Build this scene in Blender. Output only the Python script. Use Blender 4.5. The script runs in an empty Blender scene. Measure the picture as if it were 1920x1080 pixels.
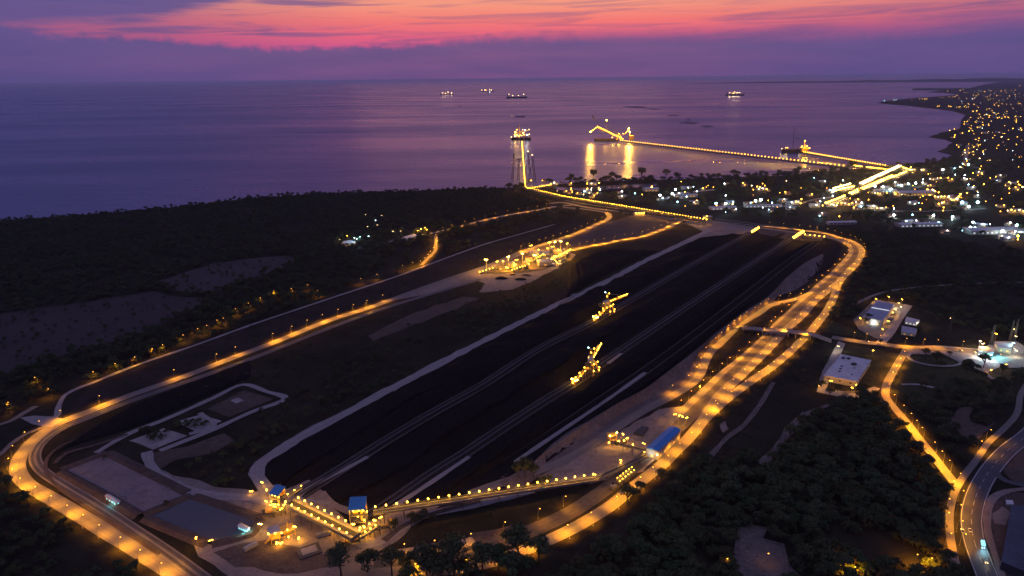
import bpy, bmesh, math, random
import numpy as np
from mathutils import Vector, Matrix, noise as mnoise
from mathutils.geometry import tessellate_polygon

random.seed(7)
rng = np.random.default_rng(7)
SC = bpy.context.scene
COL = SC.collection
R = math.radians

# ------------------------------------------------------------------ camera
H = 300.0
FPX = 1280.0                      # focal length in pixels of the 1920 wide picture
PITCH, ROLL = R(17.07), R(0.567)
F_ = Vector((0, math.cos(PITCH), -math.sin(PITCH)))
U0 = Vector((0, math.sin(PITCH), math.cos(PITCH)))
R0 = Vector((1, 0, 0))
RV = R0 * math.cos(ROLL) - U0 * math.sin(ROLL)
UV = U0 * math.cos(ROLL) + R0 * math.sin(ROLL)
CAM = Vector((0, 0, H))
cd = bpy.data.cameras.new("camera")
cam = bpy.data.objects.new("camera", cd)
COL.objects.link(cam)
cd.sensor_width = 36.0
cd.lens = 36.0 * FPX / 1920.0
cd.clip_start = 1.0
cd.clip_end = 250000.0
mw = Matrix.Identity(4)
for i in range(3):
    mw[i][0], mw[i][1], mw[i][2], mw[i][3] = RV[i], UV[i], -F_[i], CAM[i]
cam.matrix_world = mw
SC.camera = cam


def G(px, py, z=0.0):
    """world point at height z seen at a pixel of the photograph"""
    d = F_ * FPX + RV * (px - 960.0) - UV * (py - 540.0)
    t = (z - H) / d.z
    return CAM + d * t


def s2l(r, g, b, k=1.0):
    out = []
    for c in (r, g, b):
        c = c / 255.0
        out.append(k * (c / 12.92 if c <= 0.04045 else ((c + 0.055) / 1.055) ** 2.4))
    return (out[0], out[1], out[2], 1.0)


# ------------------------------------------------------------------ node helper
class NT:
    def __init__(s, tree):
        s.t = tree
        s.n = tree.nodes
        s.l = tree.links

    def put(s, sock, v):
        if isinstance(v, bpy.types.NodeSocket):
            s.l.new(v, sock)
        elif v is not None:
            sock.default_value = v

    def math(s, op, a, b=None, clamp=False):
        n = s.n.new('ShaderNodeMath')
        n.operation = op
        n.use_clamp = clamp
        s.put(n.inputs[0], a)
        if b is not None:
            s.put(n.inputs[1], b)
        return n.outputs[0]

    def mix(s, fac, a, b, typ='MIX'):
        n = s.n.new('ShaderNodeMix')
        n.data_type = 'RGBA'
        n.blend_type = typ
        n.clamp_factor = True
        s.put(n.inputs[0], fac)
        s.put(n.inputs[6], a)
        s.put(n.inputs[7], b)
        return n.outputs[2]

    def ramp(s, fac, stops, interp='LINEAR'):
        n = s.n.new('ShaderNodeValToRGB')
        n.color_ramp.interpolation = interp
        e = n.color_ramp.elements
        while len(e) < len(stops):
            e.new(0.5)
        for i, (p, c) in enumerate(stops):
            e[i].position = p
            e[i].color = c if len(c) == 4 else (c[0], c[1], c[2], 1)
        s.put(n.inputs[0], fac)
        return n.outputs[0]

    def vramp(s, fac, stops):
        return s.ramp(fac, [(p, (v, v, v, 1)) for p, v in stops])

    def maprange(s, v, a, b, c=0.0, d=1.0, smooth=False):
        n = s.n.new('ShaderNodeMapRange')
        n.interpolation_type = 'SMOOTHSTEP' if smooth else 'LINEAR'
        s.put(n.inputs[0], v)
        s.put(n.inputs[1], a)
        s.put(n.inputs[2], b)
        s.put(n.inputs[3], c)
        s.put(n.inputs[4], d)
        return n.outputs[0]

    def noise(s, vec, scale, detail=4.0, rough=0.55, dist=0.0):
        n = s.n.new('ShaderNodeTexNoise')
        s.put(n.inputs['Vector'], vec)
        n.inputs['Scale'].default_value = scale
        n.inputs['Detail'].default_value = detail
        n.inputs['Roughness'].default_value = rough
        n.inputs['Distortion'].default_value = dist
        return n.outputs[0]

    def vscale(s, vec, sc):
        n = s.n.new('ShaderNodeVectorMath')
        n.operation = 'MULTIPLY'
        s.put(n.inputs[0], vec)
        n.inputs[1].default_value = sc
        return n.outputs[0]


# ------------------------------------------------------------------ world sky after sunset
world = bpy.data.worlds.new("World")
SC.world = world
world.use_nodes = True
wt = world.node_tree
wt.nodes.clear()
w = NT(wt)
tc = w.n.new('ShaderNodeTexCoord').outputs['Generated']
sx = w.n.new('ShaderNodeSeparateXYZ')
w.l.new(tc, sx.inputs[0])
X, Y, Z = sx.outputs
elev = w.math('ARCSINE', Z)
tilt = w.n.new('ShaderNodeCombineXYZ')
w.l.new(X, tilt.inputs[0])
w.l.new(Y, tilt.inputs[1])
w.put(tilt.inputs[2], w.math('SUBTRACT', Z, w.math('MULTIPLY', X, 0.025)))
tc2 = tilt.outputs[0]
az = w.math('ARCTAN2', X, Y)
azn = w.maprange(az, -math.pi, math.pi)


def A(a):
    return (a + math.pi) / (2 * math.pi)


eln = w.maprange(elev, 0.0, 0.4)          # 0..0.4 rad -> 0..1


def E(e):
    return e / 0.4


base = w.ramp(eln, [(E(0), s2l(86, 77, 134)), (E(0.02), s2l(96, 80, 137)), (E(0.05), s2l(92, 79, 139)),
                    (E(0.10), s2l(87, 79, 142)), (E(0.20), s2l(94, 97, 180)), (1.0, s2l(116, 112, 178))])
high = w.maprange(elev, 0.35, 1.3, 0, 1, True)
base = w.mix(high, base, s2l(146, 147, 190))
warm = w.vramp(azn, [(A(-1.0), 0.0), (A(-0.55), 0.08), (A(-0.25), 0.5), (A(0.0), 0.8), (A(0.2), 0.6), (A(0.45), 0.12),
                     (A(0.9), 0.0)])
warm = w.math('MULTIPLY', warm, w.maprange(elev, 0.0, 0.14, 1.0, 0.2))
base = w.mix(warm, base, s2l(132, 84, 132))
# broad cloud mottling, stretched along the horizon
nb = w.noise(w.vscale(tc, (5, 5, 42)), 1.0, 5, 0.55, 0.3)
base = w.mix(w.maprange(nb, 0.35, 0.7, 0.0, 0.5), base, s2l(70, 72, 128))
pink = w.ramp(eln, [(E(0.028), s2l(184, 78, 136)), (E(0.042), s2l(212, 84, 138)), (E(0.056), s2l(230, 96, 126)),
                    (E(0.074), s2l(241, 116, 116)), (E(0.098), s2l(247, 152, 126)), (E(0.13), s2l(236, 132, 132)),
                    (E(0.22), s2l(205, 112, 138)), (E(0.34), s2l(150, 96, 142))])
e0 = w.vramp(azn, [(A(-0.75), 0.60), (A(-0.60), 0.575), (A(-0.56), 0.47), (A(-0.46), 0.45), (A(-0.41), 0.41),
                   (A(-0.31), 0.345), (A(-0.25), 0.36), (A(-0.12), 0.40), (A(0.0), 0.44), (A(0.13), 0.42),
                   (A(0.33), 0.37), (A(0.52), 0.34), (A(0.66), 0.38)])
e0 = w.math('MULTIPLY', e0, 0.1)
bump = w.noise(w.vscale(tc, (1, 1, 1.6)), 55.0, 5, 0.6)
bamp = w.vramp(azn, [(A(-0.1), 0.0042), (A(0.15), 0.0015)])
bump = w.math('MULTIPLY', w.maprange(bump, 0.3, 0.7, -1, 1), bamp)
soft = w.vramp(azn, [(A(-0.5), 0.45), (A(-0.15), 0.42), (A(0.02), 0.9), (A(0.2), 1.2), (A(0.5), 1.6)])
soft = w.math('MULTIPLY', soft, 0.026)
ee = w.math('ADD', elev, bump)
lo = w.maprange(ee, e0, w.math('ADD', e0, soft), 0, 1, True)
inten = w.vramp(azn, [(A(-1.5), 0.08), (A(-0.8), 0.2), (A(-0.60), 0.36), (A(-0.45), 0.46), (A(-0.34), 0.72), (A(-0.2), 0.97),
                      (A(0.17), 1.0), (A(0.3), 0.92), (A(0.45), 0.78), (A(0.58), 0.5), (A(0.75), 0.22), (A(1.5), 0.08)])
upper = w.maprange(elev, 0.105, 0.21, 1.0, 0.0, True)
# streaks of grey cloud crossing the glow
st = w.noise(w.vscale(tc2, (6, 6, 105)), 1.0, 6, 0.56, 0.7)
stm = w.maprange(st, 0.44, 0.68, 0.0, 0.80, True)
stl = w.vramp(azn, [(A(-0.6), 1.0), (A(-0.25), 0.95), (A(-0.1), 0.55), (A(0.2), 0.55), (A(0.6), 0.8)])
keep = w.math('SUBTRACT', 1.0, w.math('MULTIPLY', stm, stl))
# the blue-grey bank at the upper left
e1 = w.vramp(azn, [(A(-0.75), 0.52), (A(-0.62), 0.56), (A(-0.56), 0.58), (A(-0.50), 0.64), (A(-0.44), 0.74),
                   (A(-0.35), 0.90), (A(-0.24), 1.0)])
e1 = w.math('MULTIPLY', e1, 0.1)
bank_az = w.vramp(azn, [(A(-0.34), 1.0), (A(-0.20), 0.0)])
big = w.maprange(w.noise(w.vscale(tc, (6, 6, 60)), 1.0, 5, 0.55), 0.3, 0.7, -0.007, 0.007)
bank = w.maprange(w.math('ADD', elev, big), e1, w.math('ADD', e1, 0.012), 0, 1, True)
bank = w.math('MULTIPLY', bank, bank_az)
P = w.math('MULTIPLY', lo, inten)
P = w.math('MULTIPLY', P, upper)
P = w.math('MULTIPLY', P, keep)
P = w.math('MULTIPLY', P, w.math('SUBTRACT', 1.0, w.math('MULTIPLY', bank, 0.92)))
skycol = w.mix(P, base, pink)
bg1 = w.n.new('ShaderNodeBackground')
w.put(bg1.inputs[0], skycol)
bg1.inputs[1].default_value = 1.0
nish = w.n.new('ShaderNodeTexSky')
nish.sky_type = 'NISHITA'
nish.sun_disc = False
nish.sun_elevation = R(-3.0)
nish.sun_rotation = R(0.0)
bg2 = w.n.new('ShaderNodeBackground')
w.l.new(nish.outputs[0], bg2.inputs[0])
bg2.inputs[1].default_value = 0.05
addw = w.n.new('ShaderNodeAddShader')
w.l.new(bg1.outputs[0], addw.inputs[0])
w.l.new(bg2.outputs[0], addw.inputs[1])
wo = w.n.new('ShaderNodeOutputWorld')
w.l.new(addw.outputs[0], wo.inputs[0])

sd = bpy.data.lights.new("sun", 'SUN')
sd.energy = 0.03                       # afterglow only: the sun has set
sd.angle = R(25)
sd.color = (1.0, 0.5, 0.45)
sun = bpy.data.objects.new("sun", sd)
COL.objects.link(sun)
sun.rotation_euler = (R(-86), 0, 0)    # shines from the glow ahead (+Y) towards the camera

SC.view_settings.view_transform = 'Standard'
SC.view_settings.look = 'None'
SC.view_settings.exposure = 0.0
SC.view_settings.gamma = 1.0
try:
    SC.view_settings.use_curve_mapping = False
except Exception:
    pass
SC.render.engine = 'CYCLES'
cy = SC.cycles
cy.use_denoising = True
cy.max_bounces = 4
cy.diffuse_bounces = 2
cy.glossy_bounces = 2
cy.transmission_bounces = 1
cy.volume_bounces = 0
cy.sample_clamp_indirect = 4.0
cy.use_light_tree = True
cy.caustics_reflective = False


# ------------------------------------------------------------------ materials
def pbr(name, col, rough=0.9, metallic=0.0, emit=None, strength=0.0, var=0.25, scale=0.15, bump=0.0, spec=0.3, col2=None):
    m = bpy.data.materials.new(name)
    m.use_nodes = True
    t = m.node_tree
    t.nodes.clear()
    s = NT(t)
    p = s.n.new('ShaderNodeBsdfPrincipled')
    o = s.n.new('ShaderNodeOutputMaterial')
    s.l.new(p.outputs[0], o.inputs[0])
    c4 = (col[0], col[1], col[2], 1)
    pos = s.n.new('ShaderNodeNewGeometry').outputs['Position']
    if var > 0 or col2:
        n1 = s.noise(pos, scale, 6, 0.6)
        d = col2 if col2 else tuple(c * (1 - var) for c in col)
        f = s.maprange(n1, 0.35, 0.65)
        cc = s.mix(f, c4, (d[0], d[1], d[2], 1))
        n2 = s.noise(pos, scale * 11, 3, 0.6)
        cc = s.mix(s.maprange(n2, 0.3, 0.7, 0, 0.5), cc, tuple(c * (1 - var) for c in col) + (1,))
        if scale < 0.1:
            n3 = s.noise(pos, scale * 4.3, 5, 0.65, 0.6)
            cc = s.mix(s.maprange(n3, 0.52, 0.64, 0, 0.65), cc, tuple(c * (1 - var) * .7 for c in col) + (1,))
            n4 = s.noise(pos, 0.55, 4, 0.7)
            cc = s.mix(s.maprange(n4, 0.35, 0.7, 0, 0.55), cc, tuple(c * (1 - var) * .6 for c in col) + (1,))
        s.put(p.inputs['Base Color'], cc)
        if bump > 0:
            b = s.n.new('ShaderNodeBump')
            b.inputs['Distance'].default_value = bump
            b.inputs['Strength'].default_value = 1.0
            s.l.new(n2, b.inputs['Height'])
            s.l.new(b.outputs[0], p.inputs['Normal'])
    else:
        p.inputs['Base Color'].default_value = c4
    p.inputs['Roughness'].default_value = rough
    p.inputs['Metallic'].default_value = metallic
    p.inputs['Specular IOR Level'].default_value = spec
    if emit:
        p.inputs['Emission Color'].default_value = (emit[0], emit[1], emit[2], 1)
        p.inputs['Emission Strength'].default_value = strength
        m.cycles.emission_sampling = 'NONE'
    return m


ORANGE = (1.0, 0.47, 0.06)
AMBER = (1.0, 0.56, 0.14)
WHITE = (0.85, 0.95, 1.0)
CYAN = (0.45, 0.9, 1.0)
WARMW = (1.0, 0.80, 0.50)

M = dict(
    coal=pbr('coal', (0.012, 0.012, 0.0145), 0.95, var=0.55, scale=0.05, bump=1.2, spec=0.02, col2=(0.018, 0.0165, 0.017)),
    coal_ground=pbr('coal_dust_ground', (0.012, 0.0115, 0.014), 0.95, var=0.4, scale=0.03, spec=0.02, col2=(0.018, 0.016, 0.017)),
    pathdirt=pbr('path_dirt', (0.20, 0.16, 0.145), 0.95, var=0.5, scale=0.05, bump=0.2, spec=0.05, col2=(0.12, 0.10, 0.09)),
    row_bed=pbr('coal_stained_bed', (0.024, 0.021, 0.022), 0.95, var=0.5, scale=0.05, spec=0.02, col2=(0.042, 0.036, 0.036)),
    dirt=pbr('pale_dirt', (0.29, 0.235, 0.205), 0.95, var=0.4, scale=0.03, bump=0.2, spec=0.1, col2=(0.19, 0.15, 0.13)),
    brown=pbr('brown_dirt', (0.115, 0.085, 0.070), 0.95, var=0.4, scale=0.025, bump=0.2, spec=0.1, col2=(0.07, 0.055, 0.045)),
    scrub=pbr('scrub_grass', (0.046, 0.038, 0.027), 0.95, var=0.6, scale=0.016, bump=0.6, spec=0.03, col2=(0.014, 0.017, 0.010)),
    grass=pbr('dry_grass', (0.045, 0.050, 0.022), 0.95, var=0.4, scale=0.03, bump=0.3, spec=0.05, col2=(0.07, 0.055, 0.03)),
    paved=pbr('worn_concrete_paving', (0.38, 0.34, 0.32), 0.9, var=0.4, scale=0.06, spec=0.2),
    slope=pbr('eroded_earth_slope', (0.19, 0.15, 0.135), 0.95, var=0.45, scale=0.05, bump=0.4, spec=0.05, col2=(0.12, 0.10, 0.095)),
    ballast=pbr('track_ballast', (0.10, 0.09, 0.085), 0.95, var=0.4, scale=0.2, spec=0.1),
    steel=pbr('dull_steel', (0.20, 0.19, 0.18), 0.6, 0.3, var=0.3, scale=0.4),
    dark_steel=pbr('dark_steel', (0.05, 0.048, 0.05), 0.6, 0.3, var=0.3, scale=0.4),
    yellow=pbr('yellow_painted_steel', (0.55, 0.33, 0.06), 0.55, var=0.35, scale=0.4),
    darkroof=pbr('dark_felt_roof', (0.085, 0.095, 0.13), 0.8, var=0.4, scale=0.08),
    blue=pbr('blue_sheet_roof', (0.035, 0.20, 0.48), 0.5, var=0.25, scale=0.3),
    greyroof=pbr('grey_sheet_roof', (0.28, 0.30, 0.36), 0.6, var=0.25, scale=0.2),
    whiteroof=pbr('white_flat_roof', (0.55, 0.53, 0.52), 0.8, var=0.25, scale=0.12),
    wall=pbr('cream_wall', (0.34, 0.31, 0.26), 0.85, var=0.2, scale=0.3),
    darkwall=pbr('dark_wall', (0.06, 0.055, 0.055), 0.8, var=0.3, scale=0.3),
    tile=pbr('clay_tile_roof', (0.20, 0.09, 0.06), 0.85, var=0.35, scale=0.4),
    bark=pbr('bark', (0.055, 0.042, 0.032), 0.95, var=0.3, scale=1.0, spec=0.05),
    hull=pbr('dark_hull_paint', (0.030, 0.025, 0.035), 0.5, var=0.2, scale=0.05),
    deck=pbr('ship_deck_paint', (0.10, 0.06, 0.05), 0.7, var=0.2, scale=0.05),
    shipwhite=pbr('ship_white_paint', (0.55, 0.54, 0.52), 0.6, var=0.2, scale=0.1),
    glass=pbr('dark_window_glass', (0.02, 0.025, 0.03), 0.1, var=0, spec=0.6),
    paint=pbr('white_road_paint', (0.55, 0.54, 0.52), 0.8, var=0.35, scale=0.4),
    railsteel=pbr('rail_steel', (0.16, 0.14, 0.13), 0.45, 0.6, var=0.3, scale=0.6),
    hill=pbr('far_hill_woodland', (0.040, 0.050, 0.030), 0.95, var=0.4, scale=0.002, spec=0.05),
    lamp_o=pbr('sodium_lamp', (0.4, 0.25, 0.1), 0.5, emit=(1.0, 0.42, 0.035), strength=7, var=0),
    lamp_a=pbr('amber_flood_lamp', (0.4, 0.3, 0.15), 0.5, emit=(1.0, 0.48, 0.035), strength=22, var=0),
    lamp_big=pbr('bright_amber_flood_lamp', (0.4, 0.3, 0.15), 0.5, emit=(1.0, 0.55, 0.06), strength=70, var=0),
    lamp_w=pbr('white_flood_lamp', (0.5, 0.5, 0.5), 0.5, emit=(0.70, 0.95, 1.0), strength=22, var=0),
    lamp_c=pbr('cool_led_lamp', (0.4, 0.5, 0.5), 0.5, emit=(0.35, 0.80, 1.0), strength=18, var=0),
    lamp_y=pbr('yellowish_white_lamp', (0.5, 0.5, 0.4), 0.5, emit=(1.0, 0.62, 0.22), strength=10, var=0),
    win_o=pbr('amber_lit_window', (0.4, 0.3, 0.1), 0.4, emit=(1.0, 0.50, 0.08), strength=.8, var=0),
    win_w=pbr('white_lit_window', (0.5, 0.5, 0.5), 0.4, emit=(0.9, 0.95, 1.0), strength=.6, var=0),
    win_c=pbr('cyan_lit_window', (0.4, 0.5, 0.5), 0.4, emit=(0.25, 0.9, 1.0), strength=1.4, var=0),
    carpaint=pbr('car_paint', (0.25, 0.25, 0.27), 0.35, 0.2, var=0),
    rubber=pbr('rubber', (0.02, 0.02, 0.02), 0.9, var=0),
)


def road_material(name, col, streak=0.35):
    """paving with lengthwise tyre wear (UV: u along, v across) and patches"""
    m = bpy.data.materials.new(name)
    m.use_nodes = True
    t = m.node_tree
    t.nodes.clear()
    s = NT(t)
    p = s.n.new('ShaderNodeBsdfPrincipled')
    o = s.n.new('ShaderNodeOutputMaterial')
    s.l.new(p.outputs[0], o.inputs[0])
    uv = s.n.new('ShaderNodeTexCoord').outputs['UV']
    pos = s.n.new('ShaderNodeNewGeometry').outputs['Position']
    a = s.noise(s.vscale(uv, (0.012, 0.55, 1)), 1.0, 4, 0.6)
    b = s.noise(pos, 0.05, 5, 0.6)
    g = s.noise(pos, 1.3, 3, 0.6)
    c = s.mix(s.maprange(a, 0.35, 0.65), col + (1,), tuple(x * (1 - streak) for x in col) + (1,))
    h_ = s.noise(pos, 0.22, 5, 0.65, 0.5)
    c = s.mix(s.maprange(h_, 0.5, 0.68, 0, 0.6), c, tuple(x * 0.5 for x in col) + (1,))
    c = s.mix(s.maprange(b, 0.4, 0.65, 0, 0.6), c, tuple(x * 0.7 for x in col) + (1,))
    c = s.mix(s.maprange(g, 0.4, 0.7, 0, 0.35), c, tuple(x * 0.6 for x in col) + (1,))
    s.put(p.inputs['Base Color'], c)
    p.inputs['Roughness'].default_value = 0.85
    p.inputs['Specular IOR Level'].default_value = 0.25
    return m


M['road'] = road_material('worn_asphalt_road', (0.19, 0.165, 0.145))
M['road_pale'] = road_material('pale_dusty_road', (0.30, 0.265, 0.25))
M['road_dark'] = road_material('dark_asphalt_road', (0.085, 0.082, 0.09))


M['bed'] = road_material('railway_bed', (0.085, 0.074, 0.068))
M['bed2'] = road_material('pale_railway_bed', (0.21, 0.185, 0.175))


def leaf_material(name, c1, c2):
    m = bpy.data.materials.new(name)
    m.use_nodes = True
    t = m.node_tree
    t.nodes.clear()
    s = NT(t)
    p = s.n.new('ShaderNodeBsdfPrincipled')
    o = s.n.new('ShaderNodeOutputMaterial')
    s.l.new(p.outputs[0], o.inputs[0])
    g = s.n.new('ShaderNodeNewGeometry')
    oi = s.n.new('ShaderNodeObjectInfo')
    f = s.math('ADD', s.math('MULTIPLY', g.outputs['Random Per Island'], 0.6), s.math('MULTIPLY', oi.outputs['Random'], 0.4))
    c = s.mix(f, c1 + (1,), c2 + (1,))
    n = s.noise(g.outputs['Position'], 0.02, 3, 0.5)
    c = s.mix(s.maprange(n, 0.4, 0.65, 0, 0.5), c, (0.05, 0.042, 0.02, 1))
    s.put(p.inputs['Base Color'], c)
    p.inputs['Roughness'].default_value = 0.9
    p.inputs['Specular IOR Level'].default_value = 0.1
    return m


M['leaf'] = leaf_material('tree_leaves', (0.030, 0.052, 0.022), (0.066, 0.092, 0.040))
M['leaf2'] = leaf_material('dry_tree_leaves', (0.045, 0.045, 0.018), (0.085, 0.075, 0.034))


M['leaf3'] = leaf_material('pale_tree_leaves', (0.042, 0.060, 0.026), (0.082, 0.098, 0.044))


def water_material(name, col, rough, waves, pond=False):
    m = bpy.data.materials.new(name)
    m.use_nodes = True
    t = m.node_tree
    t.nodes.clear()
    s = NT(t)
    p = s.n.new('ShaderNodeBsdfPrincipled')
    o = s.n.new('ShaderNodeOutputMaterial')
    s.l.new(p.outputs[0], o.inputs[0])
    pos = s.n.new('ShaderNodeNewGeometry').outputs['Position']
    p.inputs['Base Color'].default_value = col + (1,)
    p.inputs['IOR'].default_value = 1.333
    if not pond:
        streak = s.noise(s.vscale(pos, (0.00045, 0.0016, 0)), 1.0, 6, 0.62, 0.5)
        r = s.maprange(streak, 0.32, 0.68, rough - 0.07, rough + 0.10)
        s.put(p.inputs['Roughness'], r)
        n1 = s.noise(s.vscale(pos, (0.010, 0.022, 0)), 1.0, 5, 0.65)
        n2 = s.noise(s.vscale(pos, (0.045, 0.10, 0)), 1.0, 4, 0.7)
        n1 = s.math('ADD', n1, s.math('MULTIPLY', n2, 0.35))
        amp = waves
    else:
        p.inputs['Roughness'].default_value = rough
        n1 = s.noise(pos, 0.6, 3, 0.6)
        amp = waves
    b = s.n.new('ShaderNodeBump')
    b.inputs['Strength'].default_value = 1.0
    b.inputs['Distance'].default_value = amp
    s.l.new(n1, b.inputs['Height'])
    s.l.new(b.outputs[0], p.inputs['Normal'])
    return m


M['sea'] = water_material('evening_sea', (0.026, 0.036, 0.115), 0.28, 3.6)
M['pond'] = water_material('settling_pond_water', (0.05, 0.055, 0.065), 0.22, 0.05, True)


# ------------------------------------------------------------------ mesh builder
ICO_V = []
_ph = (1 + 5 ** 0.5) / 2
for a_, b_ in ((1, _ph), (-1, _ph), (1, -_ph), (-1, -_ph)):
    ICO_V += [(0, a_, b_), (a_, b_, 0), (b_, 0, a_)]
ICO_V = [Vector(v).normalized() for v in ICO_V]
_bm = bmesh.new()
for v in ICO_V:
    _bm.verts.new(v)
_h = bmesh.ops.convex_hull(_bm, input=_bm.verts[:])
_bm.verts.index_update()
ICO_V = [tuple(v.co) for v in _bm.verts]
ICO_F = [tuple(v.index for v in f.verts) for f in _bm.faces]
_bm.free()


class MB:
    def __init__(s):
        s.v, s.f, s.m = [], [], []

    def add(s, vs, fs, m=0):
        o = len(s.v)
        s.v += [tuple(v) for v in vs]
        for f in fs:
            s.f.append(tuple(i + o for i in f))
            s.m.append(m)
        return s

    def box(s, cx, cy, cz, dx, dy, dz, rz=0.0, m=0):
        c, n = math.cos(rz), math.sin(rz)
        vs = []
        for z in (-.5, .5):
            for (x, y) in ((-.5, -.5), (.5, -.5), (.5, .5), (-.5, .5)):
                X_, Y_ = x * dx, y * dy
                vs.append((cx + X_ * c - Y_ * n, cy + X_ * n + Y_ * c, cz + z * dz))
        return s.add(vs, [(3, 2, 1, 0), (4, 5, 6, 7), (0, 1, 5, 4), (1, 2, 6, 5), (2, 3, 7, 6), (3, 0, 4, 7)], m)

    def bar(s, p, q, r, m=0, n=4, r2=None):
        p, q = Vector(p), Vector(q)
        d = (q - p)
        if d.length < 1e-6:
            return s
        d.normalize()
        a = d.orthogonal().normalized()
        b = d.cross(a)
        r2 = r if r2 is None else r2
        vs = []
        for (c, rr) in ((p, r), (q, r2)):
            for i in range(n):
                t = 2 * math.pi * (i + .5) / n
                vs.append(c + (a * math.cos(t) + b * math.sin(t)) * rr)
        fs = [(i, (i + 1) % n, n + (i + 1) % n, n + i) for i in range(n)]
        fs += [tuple(range(n - 1, -1, -1)), tuple(range(n, 2 * n))]
        return s.add(vs, fs, m)

    def ball(s, c, r, m=0, sz=1.0):
        return s.add([(c[0] + v[0] * r, c[1] + v[1] * r, c[2] + v[2] * r * sz) for v in ICO_V], ICO_F, m)

    def prism(s, poly, z0, z1, m=0, mtop=None):
        n = len(poly)
        vs = [(p[0], p[1], z0) for p in poly] + [(p[0], p[1], z1) for p in poly]
        ar = sum(poly[i][0] * poly[(i + 1) % n][1] - poly[(i + 1) % n][0] * poly[i][1] for i in range(n))
        fs = [(i, (i + 1) % n, n + (i + 1) % n, n + i) for i in range(n)]
        top = tuple(range(n, 2 * n))
        bot = tuple(range(n - 1, -1, -1))
        if ar < 0:
            fs = [tuple(reversed(f)) for f in fs]
            top, bot = tuple(reversed(top)), tuple(reversed(bot))
        s.add(vs, fs, m)
        o = len(s.v) - 2 * n
        for f, mm in ((top, m if mtop is None else mtop), (bot, m)):
            s.f.append(tuple(i + o for i in f))
            s.m.append(mm)
        return s

    def mesh(s, name, mats):
        me = bpy.data.meshes.new(name)
        me.from_pydata(s.v, [], s.f)
        for mt in (mats if isinstance(mats, (list, tuple)) else [mats]):
            me.materials.append(mt)
        if any(s.m):
            me.polygons.foreach_set('material_index', s.m)
        me.update()
        return me

    def build(s, name, mats, parent=None, loc=None, rz=None):
        return link(name, s.mesh(name, mats), parent, loc, rz)


def link(name, data, parent=None, loc=None, rz=None):
    o = bpy.data.objects.new(name, data)
    COL.objects.link(o)
    if parent:
        o.parent = parent
    if loc is not None:
        o.location = loc
    if rz is not None:
        o.rotation_euler = (0, 0, rz)
    return o


def tag(o, label=None, cat=None, group=None, kind=None):
    if label:
        o['label'] = label
    if cat:
        o['category'] = cat
    if group:
        o['group'] = group
    if kind:
        o['kind'] = kind
    return o


def thing(name, label, cat, loc=(0, 0, 0), rz=0.0, group=None):
    o = link(name, None, None, loc, rz)
    o.empty_display_size = 1.0
    return tag(o, label, cat, group)


def light(kind, parent, loc, energy, color, radius=0.4, angle=150, blend=0.6, data_cache={}):
    key = (kind, energy, color, radius, angle, blend)
    if key not in data_cache:
        d = bpy.data.lights.new("lamp_light", kind)
        d.energy = energy
        d.color = color
        d.shadow_soft_size = radius
        if kind == 'SPOT':
            d.spot_size = R(angle)
            d.spot_blend = blend
        data_cache[key] = d
    o = bpy.data.objects.new("lamp_light", data_cache[key])
    COL.objects.link(o)
    o.parent = parent
    o.location = loc
    return o


# ------------------------------------------------------------------ curves and ground sheets
def smooth(pts, step=6.0):
    """Catmull-Rom through world points, resampled"""
    P_ = [Vector((p[0], p[1])) for p in pts]
    if len(P_) < 3:
        n = max(1, int((P_[1] - P_[0]).length / step))
        return [P_[0].lerp(P_[1], i / n) for i in range(n + 1)]
    Q = [P_[0] * 2 - P_[1]] + P_ + [P_[-1] * 2 - P_[-2]]
    out = []
    for i in range(1, len(Q) - 2):
        p0, p1, p2, p3 = Q[i - 1], Q[i], Q[i + 1], Q[i + 2]
        t0, t1 = 0.0, max(1e-3, (p1 - p0).length ** .5)
        t2 = t1 + max(1e-3, (p2 - p1).length ** .5)
        t3 = t2 + max(1e-3, (p3 - p2).length ** .5)
        n = max(1, int((p2 - p1).length / step))
        for k in range(n):
            t = t1 + (t2 - t1) * k / n
            a1 = p0 * ((t1 - t) / (t1 - t0)) + p1 * ((t - t0) / (t1 - t0))
            a2 = p1 * ((t2 - t) / (t2 - t1)) + p2 * ((t - t1) / (t2 - t1))
            a3 = p2 * ((t3 - t) / (t3 - t2)) + p3 * ((t - t2) / (t3 - t2))
            b1 = a1 * ((t2 - t) / (t2 - t0)) + a2 * ((t - t0) / (t2 - t0))
            b2 = a2 * ((t3 - t) / (t3 - t1)) + a3 * ((t - t1) / (t3 - t1))
            out.append(b1 * ((t2 - t) / (t2 - t1)) + b2 * ((t - t1) / (t2 - t1)))
    out.append(P_[-1])
    return out


def px(pts, z=0.0):
    return [G(p[0], p[1], z) for p in pts]


def normals2(path):
    out = []
    for i in range(len(path)):
        a = path[max(0, i - 1)]
        b = path[min(len(path) - 1, i + 1)]
        d = (b - a)
        d = d.normalized() if d.length > 1e-6 else Vector((1, 0))
        out.append(Vector((-d.y, d.x)))       # left of travel
    return out


KEEP_OUT = []      # (Nx2 array of path points, half width) where no tree may stand
KEEP_POLY = []     # polygons where no tree may stand
LAYER = [0]


def layer():
    LAYER[0] += 1
    return 0.06 + 0.010 * LAYER[0]


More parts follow.
